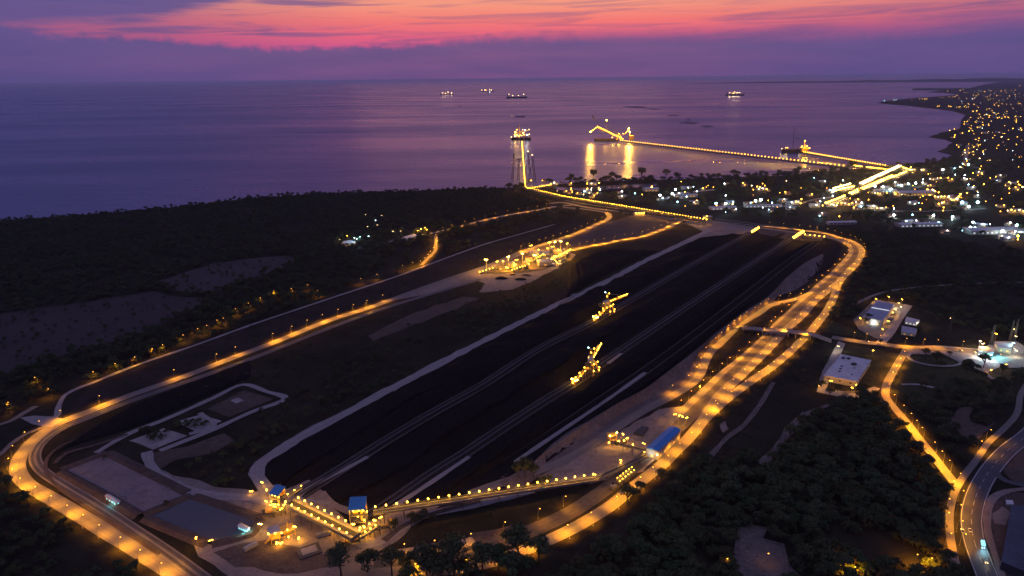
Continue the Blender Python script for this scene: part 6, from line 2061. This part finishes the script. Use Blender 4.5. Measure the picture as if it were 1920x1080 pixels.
for i in range(150):
    a, c = rng.uniform(1795, 1920), 0
    c = 168 + 150 * rng.uniform(0, 1) ** 1.3
    if a < 1815 and 206 < c < 290:
        continue
    town_lamp((a, c), ['lamp_a', 'lamp_a', 'lamp_y', 'lamp_a', 'lamp_w'][i % 5], rng.uniform(.5, 1.25) * 250 / c, 0, 'faint small lamp on the dark hillside above the bay', 'faint lamps of the hillside', 5)

HOUSE = []
for v, (w_, d_, h, roofm) in enumerate(((16, 10, 5.5, 'tile'), (22, 11, 6, 'greyroof'), (12, 9, 5, 'tile'))):
    a_ = MB().box(0, 0, h / 2, w_, d_, h).mesh('wall', M['wall'])
    r_ = MB()
    w2, d2 = w_ * .54, d_ * .58
    r_.add([(-w2, -d2, h + .01), (w2, -d2, h + .01), (w2, d2, h + .01), (-w2, d2, h + .01), (-w2, 0, h + 2.6), (w2, 0, h + 2.6)], [(0, 1, 5, 4), (2, 3, 4, 5), (1, 2, 5), (3, 0, 4), (3, 2, 1, 0)])
    r_ = r_.mesh('roof', M[roofm])
    n_ = MB()
    n_.box(0, 0, 0, 2.4, .2, 2.0)
    HOUSE.append((a_, r_, n_.mesh('window', M['win_o']), n_.mesh('window', M['glass']), [(-w_ * .3 + k * w_ * .3, -d_ / 2 - .03, h * .5) for k in range(3)]))
allp = [(a, c, 'w') for a, c, r in wb] + [(a, c, 'o') for a, c, r in am] + [(a, c, 'o') for a, c, r, k in far if c > 178]
for i, (a, c, k) in enumerate(allp):
    if i % 5 in (1, 3):
        continue
    p = G(a + rng.uniform(-6, 6), c - .8 + rng.uniform(-1.6, 0.2))
    if p.y > 6500:
        continue
    h_ = HOUSE[i % 3]
    t = thing('house', 'small town house among trees with lit front windows', 'house', (p.x, p.y, 0), rng.uniform(-.5, .5), 'houses of the town')
    link('wall', h_[0], t)
    link('roof', h_[1], t)
    for k_, q in enumerate(h_[4]):
        link('window', h_[2] if (i + k_) % 3 == 0 else h_[3], t, q)
    TOWN_XY.append((p.x, p.y))
# long port buildings
for (a, w_, d_, h, lit, lb) in [((1713, 366), 95, 30, 9, 'win_o', 'long white port warehouse with an amber end'), ((1655, 360), 70, 16, 6, 'win_w', 'long low lit port building left of the warehouse'), ((1722, 424), 90, 20, 6, 'win_w', 'long pale hall among trees under blue lamps'), ((1880, 436), 150, 30, 8, 'win_w', 'wide pale hall near the right edge with white lamps'), ((1577, 420), 60, 14, 5, 'glass', 'low pale sheds in the dark field below the town'),
                                ((1355, 392), 60, 18, 5, 'win_w', 'pale market hall under two white floodlights'), ((1430, 388), 90, 12, 5, 'win_w', 'low pale hall under the twin white floodlights'), ((1285, 369), 60, 16, 6, 'win_o', 'amber fronted depot left of the town'), ((1220, 358), 40, 24, 7, 'win_o', 'amber lit warehouse near the lagoon')]:
    p = G(a[0], a[1])
    t = thing('hall', lb, 'hall', (p.x, p.y, 0), .06)
    MB().box(0, 0, h / 2, w_, d_, h).build('wall', M['wall'], t)
    r_ = MB()
    w2, d2 = w_ * .51, d_ * .54
    r_.add([(-w2, -d2, h + .01), (w2, -d2, h + .01), (w2, d2, h + .01), (-w2, d2, h + .01), (-w2, 0, h + d_ * .12), (w2, 0, h + d_ * .12)], [(0, 1, 5, 4), (2, 3, 4, 5), (1, 2, 5), (3, 0, 4), (3, 2, 1, 0)])
    r_.build('roof', M['whiteroof'], t)
    for k in range(int(w_ / 9)):
        MB().box(-w_ / 2 + 5 + k * 9, -d_ / 2 - .05, h * .45, 4, .25, h * .4).build('window', M[lit], t)
    TOWN_XY += [(p.x - w_ / 3, p.y), (p.x, p.y), (p.x + w_ / 3, p.y)]

# ================================================================== TREES
def tree_meshes(seed, h, cr, nclump, nleaf, leaf, tall=.45, mat='leaf'):
    r_ = random.Random(seed)
    tk = MB()
    top = Vector((r_.uniform(-.4, .4), r_.uniform(-.4, .4), h * .55))
    tk.bar((0, 0, -.3), top * .5, h * .026, n=6, r2=h * .02)
    tk.bar(top * .5, top, h * .02, n=6, r2=h * .012)
    lf = MB()
    for c in range(nclump):
        az_ = c * 2.4 + r_.uniform(-.5, .5)
        rad = cr * (r_.uniform(.15, .85) if c else 0)
        zc = h * (tall + (1 - tall) * .62 * (1 - (rad / cr) ** 2) + r_.uniform(-.08, .06))
        cc_ = Vector((math.cos(az_) * rad, math.sin(az_) * rad, zc))
        tk.bar(top * r_.uniform(.5, 1.0), cc_, h * .009, n=4, r2=h * .004)
        cs = cr * r_.uniform(.30, .48)
        for k in range(nleaf):
            d = Vector((r_.gauss(0, 1), r_.gauss(0, 1), r_.gauss(0, .8) + .25)).normalized()
            q = cc_ + Vector((d.x, d.y, d.z * .75)) * cs * (r_.random() ** .4)
            nrm = (d + Vector((r_.gauss(0, .5), r_.gauss(0, .5), r_.gauss(0, .5) + .3))).normalized()
            a_ = nrm.orthogonal().normalized()
            a_ = Matrix.Rotation(r_.uniform(0, 6.28), 3, nrm) @ a_
            b_ = nrm.cross(a_)
            s_ = leaf * r_.uniform(.6, 1.3)
            lf.add([q + a_ * s_, q + b_ * s_ * .7, q - a_ * s_, q - b_ * s_ * .7], [(0, 1, 2, 3)])
    return tk, lf, mat


TREES = []
SPEC = [(11, 11, 4.8, 12, 64, .48, .34, 'leaf'), (12, 14, 5.8, 13, 66, .50, .40, 'leaf3'), (13, 9, 4.4, 10, 60, .46, .30, 'leaf2'), (14, 7.5, 5.0, 10, 60, .48, .26, 'leaf')]
for i, sp in enumerate(SPEC):
    tk, lf, mat = tree_meshes(*sp)
    tm = tk.mesh('trunk', M['bark'])
    cm = lf.mesh('crown', M[mat])
    both = MB()
    both.add(tk.v, tk.f, 0)
    both.add(lf.v, lf.f, 1)
    TREES.append((tm, cm, both.mesh('forest_tree', [M['bark'], M[mat]]), sp[1]))


def inside(poly, pts):
    x, y = pts[:, 0], pts[:, 1]
    c = np.zeros(len(pts), bool)
    j = len(poly) - 1
    for i in range(len(poly)):
        xi, yi = poly[i]
        xj, yj = poly[j]
        if yi != yj:
            c ^= ((yi > y) != (yj > y)) & (x < (xj - xi) * (y - yi) / (yj - yi) + xi)
        j = i
    return c


def clear_of(pts, margin=0.0, fields=False):
    ok = np.ones(len(pts), bool)
    for pi_, poly in enumerate(KEEP_POLY):
        if fields and FIELD0 <= pi_ < FIELD1:
            continue
        lo, hi_ = poly.min(0), poly.max(0)
        m_ = ok & (pts[:, 0] > lo[0]) & (pts[:, 0] < hi_[0]) & (pts[:, 1] > lo[1]) & (pts[:, 1] < hi_[1])
        if m_.any():
            ids = np.nonzero(m_)[0]
            ok[ids[inside(poly, pts[ids])]] = False
    for (path, hw_) in KEEP_OUT:
        hw_ = hw_ + margin
        lo, hi_ = path.min(0) - hw_, path.max(0) + hw_
        ids = np.nonzero(ok & (pts[:, 0] > lo[0]) & (pts[:, 0] < hi_[0]) & (pts[:, 1] > lo[1]) & (pts[:, 1] < hi_[1]))[0]
        if len(ids) == 0:
            continue
        a, b = path[:-1], path[1:]
        d = b - a
        l2 = (d ** 2).sum(1) + 1e-9
        for s in range(0, len(ids), 4000):
            sub = ids[s:s + 4000]
            P_ = pts[sub][:, None, :]
            t_ = (((P_ - a) * d).sum(2) / l2).clip(0, 1)
            q = a + d * t_[..., None]
            ok[sub[(((P_ - q) ** 2).sum(2).min(1)) < hw_ * hw_]] = False
    return ok


def G2(pp):
    return np.array([(p.x, p.y) for p in px(pp)])


# (name of zone, polygon, square metres per tree, scale range, label for single trees)
ZONES = [
    ('bottom right wood', [(1010, 1110), (1045, 1085), (1105, 1050), (1170, 1003), (1210, 964), (1250, 926), (1282, 893), (1318, 868), (1345, 868), (1420, 868), (1500, 800), (1550, 770), (1605, 742), (1650, 748), (1680, 790), (1730, 860), (1775, 905), (1772, 960), (1770, 1040), (1790, 1100)], 30, (.5, 1.3)),
    ('bottom left wood', [(-80, 880), (0, 890), (20, 915), (60, 945), (130, 985), (200, 1030), (260, 1070), (290, 1100), (-80, 1100)], 60, (.45, .9)),
    ('left wood', [(-80, 418), (0, 414), (150, 405), (300, 392), (450, 375), (600, 363), (760, 359), (900, 354), (985, 355), (1030, 380), (1025, 385), (917, 410), (757, 446), (720, 500), (640, 548), (467, 607), (300, 666), (170, 716), (100, 742), (60, 770), (-80, 815)], 70, (.55, 1.0)),
    ('inner woods', [(735, 520), (760, 448), (917, 413), (1030, 388), (1100, 394), (1060, 415), (920, 452), (840, 480), (770, 508)], 130, (.6, 1.1)),
    ('yard thicket', [(385, 860), (430, 800), (520, 752), (640, 690), (750, 640), (860, 590), (960, 560), (1020, 560), (1040, 570), (840, 670), (750, 716), (640, 776), (560, 812), (500, 850), (478, 880), (488, 905), (430, 918), (370, 905), (340, 880)], 120, (.35, .8)),
    ('pad shrubs', [(262, 812), (300, 800), (322, 812), (305, 836), (275, 838)], 40, (.35, .7)),
    ('pad shrubs', [(330, 798), (372, 786), (402, 795), (370, 808), (335, 806)], 40, (.35, .7)),
    ('right wood', [(1600, 505), (1625, 470), (1600, 446), (1560, 430), (1640, 428), (1800, 455), (1980, 480), (1980, 640), (1905, 635), (1780, 615), (1720, 590), (1700, 565), (1640, 556), (1590, 600), (1555, 600), (1575, 560)], 95, (.5, 1.1)),
    ('verge thicket', [(1480, 690), (1530, 640), (1575, 640), (1550, 690), (1530, 740), (1480, 780), (1420, 850), (1350, 855), (1440, 745)], 190, (.35, .7)),
    ('corridor verge', [(1290, 845), (1330, 790), (1380, 745), (1450, 695), (1500, 655), (1530, 625), (1545, 635), (1500, 670), (1430, 730), (1360, 790), (1320, 850)], 170, (.3, .55)),
    ('lane wood', [(1685, 770), (1672, 745), (1720, 720), (1800, 715), (1900, 720), (1900, 770), (1860, 815), (1820, 860), (1795, 895), (1770, 870), (1730, 825)], 90, (.6, 1.1)),
    ('gate trees', [(1640, 735), (1655, 720), (1690, 745), (1690, 770), (1660, 760)], 70, (.7, 1.0)),
    ('gate trees', [(1790, 672), (1830, 690), (1860, 700), (1920, 700), (1920, 725), (1860, 715), (1800, 700)], 70, (.7, 1.1)),
    ('highway strip', [(1795, 935), (1815, 925), (1810, 970), (1808, 1010), (1820, 1060), (1830, 1100), (1795, 1100), (1787, 1040), (1788, 980)], 60, (.5, 1.0)),
    ('shore trees', [(1040, 346), (1090, 341.5), (1200, 338.5), (1300, 335.5), (1400, 332.5), (1480, 328.5), (1540, 322.5), (1600, 317.5), (1600, 320), (1540, 326), (1480, 333), (1400, 339), (1300, 342), (1200, 343), (1100, 346)], 260, (1.0, 1.9)),
    ('town trees', [(1050, 364), (1250, 350), (1480, 334), (1610, 322), (1690, 312), (1740, 306), (1780, 299), (1990, 300), (1990, 470), (1800, 450), (1640, 425), (1540, 415), (1430, 412), (1330, 400), (1180, 380), (1060, 368)], 420, (1.0, 1.7)),
    ('island scrub', [(760, 1010), (800, 965), (900, 935), (1000, 915), (1090, 905), (1130, 915), (1090, 945), (1010, 975), (900, 1010), (800, 1030)], 330, (.25, .5)),
    ('median scrub', [(1395, 612), (1440, 580), (1490, 568), (1500, 570), (1450, 605), (1400, 650), (1340, 712), (1290, 745), (1320, 705), (1340, 660)], 260, (.25, .5)),
    ('field bushes', [(-60, 700), (-60, 600), (0, 588), (290, 530), (400, 494), (545, 479), (556, 490), (450, 528), (345, 590), (205, 642), (20, 700)], 420, (.3, .7)),
    ('field bushes', [(130, 772), (300, 675), (467, 615), (740, 524), (1073, 419), (1110, 418), (900, 498), (610, 601), (333, 702)], 480, (.2, .5)),
    ('yard scrub', [(250, 770), (480, 680), (700, 600), (880, 540), (1000, 530), (1060, 500), (1050, 560), (840, 668), (640, 774), (520, 830), (470, 900), (380, 850), (520, 745), (455, 715)], 230, (.2, .6)),
    ('loop verge', [(66, 812), (110, 900), (250, 985), (330, 1030), (350, 1040), (250, 1000), (130, 930), (90, 900)], 120, (.3, .5)),
]
lampxy = np.array(LAMP_XY + TOWN_XY)
cand = []
for zi, (nm, poly, dens, sc) in enumerate(ZONES):
    pw = G2(poly)
    lo, hi_ = pw.min(0), pw.max(0)
    n = int((hi_[0] - lo[0]) * (hi_[1] - lo[1]) / dens)
    n = min(n, 260000)
    pts = rng.uniform(lo, hi_, (n, 2))
    pts = pts[inside(pw, pts)]
    if nm == 'left wood':
        dist = np.hypot(pts[:, 0], pts[:, 1])
        pts = pts[rng.uniform(0, 1, len(pts)) < np.clip(1500 / dist, .35, 1)]
    pts = pts[clear_of(pts, 0.0, nm == 'field bushes')]
    # leave small openings round lamps
    keep = np.ones(len(pts), bool)
    for s in range(0, len(pts), 5000):
        d2 = ((pts[s:s + 5000, None, :] - lampxy[None]) ** 2).sum(2).min(1)
        keep[s:s + 5000] = d2 > (3.2 ** 2 if nm not in ('town trees', 'shore trees') else 14 ** 2)
    pts = pts[keep]
    if nm in ('town trees', 'shore trees'):
        # open view lines toward the camera so that the lamps stay visible
        keep = np.ones(len(pts), bool)
        txy = np.array(TOWN_XY)
        tl = np.hypot(txy[:, 0], txy[:, 1])
        td = txy / tl[:, None]
        for s in range(0, len(pts), 4000):
            P_ = pts[s:s + 4000]
            along = P_ @ td.T
            across = np.abs(P_[:, 0:1] * td[:, 1] - P_[:, 1:2] * td[:, 0])
            hit = (across < 7) & (along < tl) & (along > tl - 75)
            keep[s:s + 4000] = ~hit.any(1)
        pts = pts[keep]
    # patchy growth
    pn = np.array([mnoise.noise((p[0] * .012, p[1] * .012, zi * 3.3)) for p in pts]) if len(pts) else np.zeros(0)
    thr = {'bottom right wood': -.55, 'left wood': -.5, 'right wood': -.35, 'town trees': -.2, 'yard thicket': -.05, 'verge thicket': .0, 'inner woods': -.1, 'island scrub': .0}.get(nm, -.4)
    m_ = pn > thr
    pts, pn = pts[m_], pn[m_]
    s_ = rng.uniform(sc[0], sc[1], len(pts)) * (1 + .25 * pn)
    if nm == 'bottom left wood':
        pass
    for p, s in zip(pts, s_):
        cand.append((p[0], p[1], s, zi))
# random grown roadside trees placed one by one
SINGLE = [(640, 1082, 1.25), (690, 1074, 1.2), (735, 1080, 1.0), (772, 1070, 1.15), (800, 1080, 1.3), (812, 1088, 1.2), (852, 1080, 1.55), (872, 1086, 1.45), (905, 1074, 1.2), (935, 1068, 1.25), (972, 1056, 1.3), (985, 1075, 1.1), (1010, 1062, 1.1), (955, 1085, 1.3), (830, 1100, 1.2), (770, 1100, 1.2),
          (772, 988, .75), (784, 982, .8), (795, 978, .7), (812, 972, .5), (985, 897, 1.15), (1000, 895, 1.05), (972, 896, .9), (1018, 908, .9), (1030, 906, .5), (738, 992, .6), (742, 988, .5), (1188, 935, 1.0), (1175, 948, 1.1), (1200, 925, .9), (1240, 905, .8), (1260, 893, .7),
          (1755, 684, 1.0), (1764, 690, .9), (1735, 672, .8), (1818, 690, 1.0), (1844, 690, 1.1), (1622, 607, .9), (1627, 604, .8), (1720, 622, .8), (1650, 646, .5), (1780, 668, .6), (1600, 700, .5), (1540, 725, .9), (1530, 735, .8), (1570, 735, .7), (1555, 745, .8),
          (1041, 400, 1.6), (1050, 399, 1.5), (1164, 404, 1.1), (1173, 404, 1.2), (1180, 403, 1.0), (978, 363, 2.0), (968, 361, 2.2), (955, 361, 2.0), (1030, 344.5, 2.2), (1112, 341, 2.4), (1147, 341, 2.8), (1202, 339, 2.8), (1220, 338, 2.2), (1248, 338, 2.2), (1600, 318, 2.4), (1596, 318, 2.2)]
BUSH = []
AVOID_NEAR = np.array([(G(q[0], q[1]).x, G(q[0], q[1]).y) for q in [(1150, 917), (1361, 1076), (1438, 1066)]])
LBL = {'bottom right wood': ('leafy tree in the dense dark wood at the bottom right', 'trees of the bottom right wood'), 'bottom left wood': ('low scrubby tree in the dark wood at the bottom left corner', 'trees of the bottom left wood')}
MISC = ('dark leafy tree standing among the lit yards and roads', 'single trees among the yards and roads')
cand = np.array(cand)
dist = np.hypot(cand[:, 0], cand[:, 1])
# is the tree inside the frame?
rel = np.stack([cand[:, 0], cand[:, 1], np.full(len(cand), 6 - H)], 1)
zf = rel @ np.array(F_)
ux = rel @ np.array(RV) / zf * FPX + 960
uy = 540 - rel @ np.array(UV) / zf * FPX
infr = (ux > 0) & (ux < 1920) & (uy < 1085)
order = np.argsort(np.where(infr, dist / np.maximum(.3, cand[:, 2]), 1e9))
n_single = 282 - len(SINGLE)
first = set(order[:n_single].tolist())


def plant(x, y, s, rz, v, label, group):
    t = thing('tree', label, 'tree', (x, y, 0), rz, group)
    t.scale = (s, s, s * rng.uniform(.9, 1.15))
    link('trunk', TREES[v][0], t)
    link('crown', TREES[v][1], t)


for k_, (a, c, s) in enumerate([(266, 813, .6), (276, 808, .75), (286, 812, .8), (296, 817, .8), (304, 823, .7), (290, 826, .75), (281, 821, .7), (312, 815, .6), (338, 800, .55), (350, 796, .7), (362, 794, .7), (374, 793, .75), (386, 796, .7), (352, 804, .6), (366, 803, .7), (380, 802, .6), (196, 862, .5), (312, 948, .45)]):
    p = G(a, c)
    BUSH.append((p.x, p.y, s, ORD[k_] + ' dark bush from the lower left on the pale pads by the ponds'))
for i, (a, c, s) in enumerate(SINGLE):
    p = G(a, c)
    if i < 16:
        lb = ('large leafy tree from the left in the row along the bottom edge', 'row of large trees along the bottom edge')
    elif i < 32:
        lb = ('dark tree from the left beside the lower conveyor or curved track', 'trees beside the lower conveyor and track')
    elif i < 47:
        lb = ('dark tree from the left near the office, warehouse or oval island', 'trees round the office and oval island')
    else:
        lb = ('large rounded tree from the left before the water or overland conveyor', 'large trees near the shore and overland conveyor')
    k_ = [q for q in range(len(SINGLE)) if (q < 16, q < 32, q < 47) == (i < 16, i < 32, i < 47)]
    k_ = sorted(k_, key=lambda q: SINGLE[q][0]).index(i)
    lb = (ORD[k_] + ' ' + lb[0], lb[1])
    plant(p.x, p.y, s * (1.5 if i < 16 else 1.15), rng.uniform(0, 6.28), (1, 0, 1, 3)[i % 4], *lb)
for i in sorted(first):
    x, y, s, zi = cand[i]
    nm = ZONES[int(zi)][0]
    lb = LBL.get(nm, ('tree in the %s' % nm, nm))
    if nm not in LBL:
        lb = {'highway strip': ('tree on the amber lit strip between the lane and the highway', 'trees of the highway strip'), 'pad shrubs': ('dark rounded shrub on the pale concrete pads at the left', 'shrubs on the left pads'),
              'loop verge': ('small bush on the verge between the loop road and the ponds', 'bushes on the loop verge'), 'lane wood': ('tree in the dark wood right of the straight lit lane', 'trees right of the lit lane'),
              'island scrub': ('small bush in the dark island below the long conveyor', 'bushes of the dark island'), 'verge thicket': ('small tree in the thicket right of the outer road', 'trees of the verge thicket'),
              'corridor verge': ('small bush on the verge of the outer right road', 'bushes of the corridor verge'), 'yard thicket': ('small tree in the thicket left of the haul road', 'trees of the yard thicket')}.get(nm, MISC)
    plant(x, y, s, rng.uniform(0, 6.28), int(rng.integers(0, 4)), *lb)

for (x, y, s, lb) in BUSH:
    plant(x, y, s, rng.uniform(0, 6.28), 3 if s > .65 else 0, lb, 'bushes on the pale pads')
rest = np.array([i for i in range(len(cand)) if i not in first])
print('trees', len(cand), 'lamps', N_LAMP[0], 'lights', len([o for o in bpy.data.objects if o.type == 'LIGHT']))


def forest_nodes(tree_obj):
    ng = bpy.data.node_groups.new('forest', 'GeometryNodeTree')
    ng.interface.new_socket('Geometry', in_out='INPUT', socket_type='NodeSocketGeometry')
    ng.interface.new_socket('Geometry', in_out='OUTPUT', socket_type='NodeSocketGeometry')
    n = ng.nodes
    gi, go = n.new('NodeGroupInput'), n.new('NodeGroupOutput')
    m2p = n.new('GeometryNodeMeshToPoints')
    iop = n.new('GeometryNodeInstanceOnPoints')
    oi = n.new('GeometryNodeObjectInfo')
    oi.inputs['Object'].default_value = tree_obj
    oi.inputs['As Instance'].default_value = True
    a1 = n.new('GeometryNodeInputNamedAttribute')
    a1.data_type = 'FLOAT_VECTOR'
    a1.inputs['Name'].default_value = 'rot'
    a2 = n.new('GeometryNodeInputNamedAttribute')
    a2.data_type = 'FLOAT_VECTOR'
    a2.inputs['Name'].default_value = 'siz'
    l = ng.links
    l.new(gi.outputs[0], m2p.inputs[0])
    l.new(m2p.outputs[0], iop.inputs['Points'])
    l.new(oi.outputs['Geometry'], iop.inputs['Instance'])
    l.new(a1.outputs['Attribute'], iop.inputs['Rotation'])
    l.new(a2.outputs['Attribute'], iop.inputs['Scale'])
    l.new(iop.outputs[0], go.inputs[0])
    return ng


var = rng.integers(0, 4, len(rest))
for v in range(4):
    ids = rest[var == v]
    me = bpy.data.meshes.new('forest')
    me.from_pydata([(cand[i, 0], cand[i, 1], 0) for i in ids], [], [])
    at = me.attributes.new('rot', 'FLOAT_VECTOR', 'POINT')
    at.data.foreach_set('vector', np.stack([np.zeros(len(ids)), np.zeros(len(ids)), rng.uniform(0, 6.28, len(ids))], 1).astype(np.float32).ravel())
    at = me.attributes.new('siz', 'FLOAT_VECTOR', 'POINT')
    s = cand[ids, 2]
    at.data.foreach_set('vector', np.stack([s, s, s * rng.uniform(.85, 1.15, len(ids))], 1).astype(np.float32).ravel())
    o = link('forest', me)
    o['kind'] = 'stuff'
    src = bpy.data.objects.new('forest_tree', TREES[v][2])
    md = o.modifiers.new('forest', 'NODES')
    md.node_group = forest_nodes(src)


# ================================================================== EVENING HAZE
hz = MB()
hz.box(0, 50000, 154.0, 238000, 111000, 314.0)
hm_ = bpy.data.materials.new('evening_haze')
hm_.use_nodes = True
ht = hm_.node_tree
ht.nodes.clear()
hs = NT(ht)
pv = hs.n.new('ShaderNodeVolumePrincipled')
pv.inputs['Color'].default_value = (0.85, 0.85, 1.0, 1)
pv.inputs['Density'].default_value = 1.9e-5
pv.inputs['Anisotropy'].default_value = 0.35
ho = hs.n.new('ShaderNodeOutputMaterial')
hs.l.new(pv.outputs[0], ho.inputs['Volume'])
o = hz.build('haze', hm_)
o['kind'] = 'stuff'
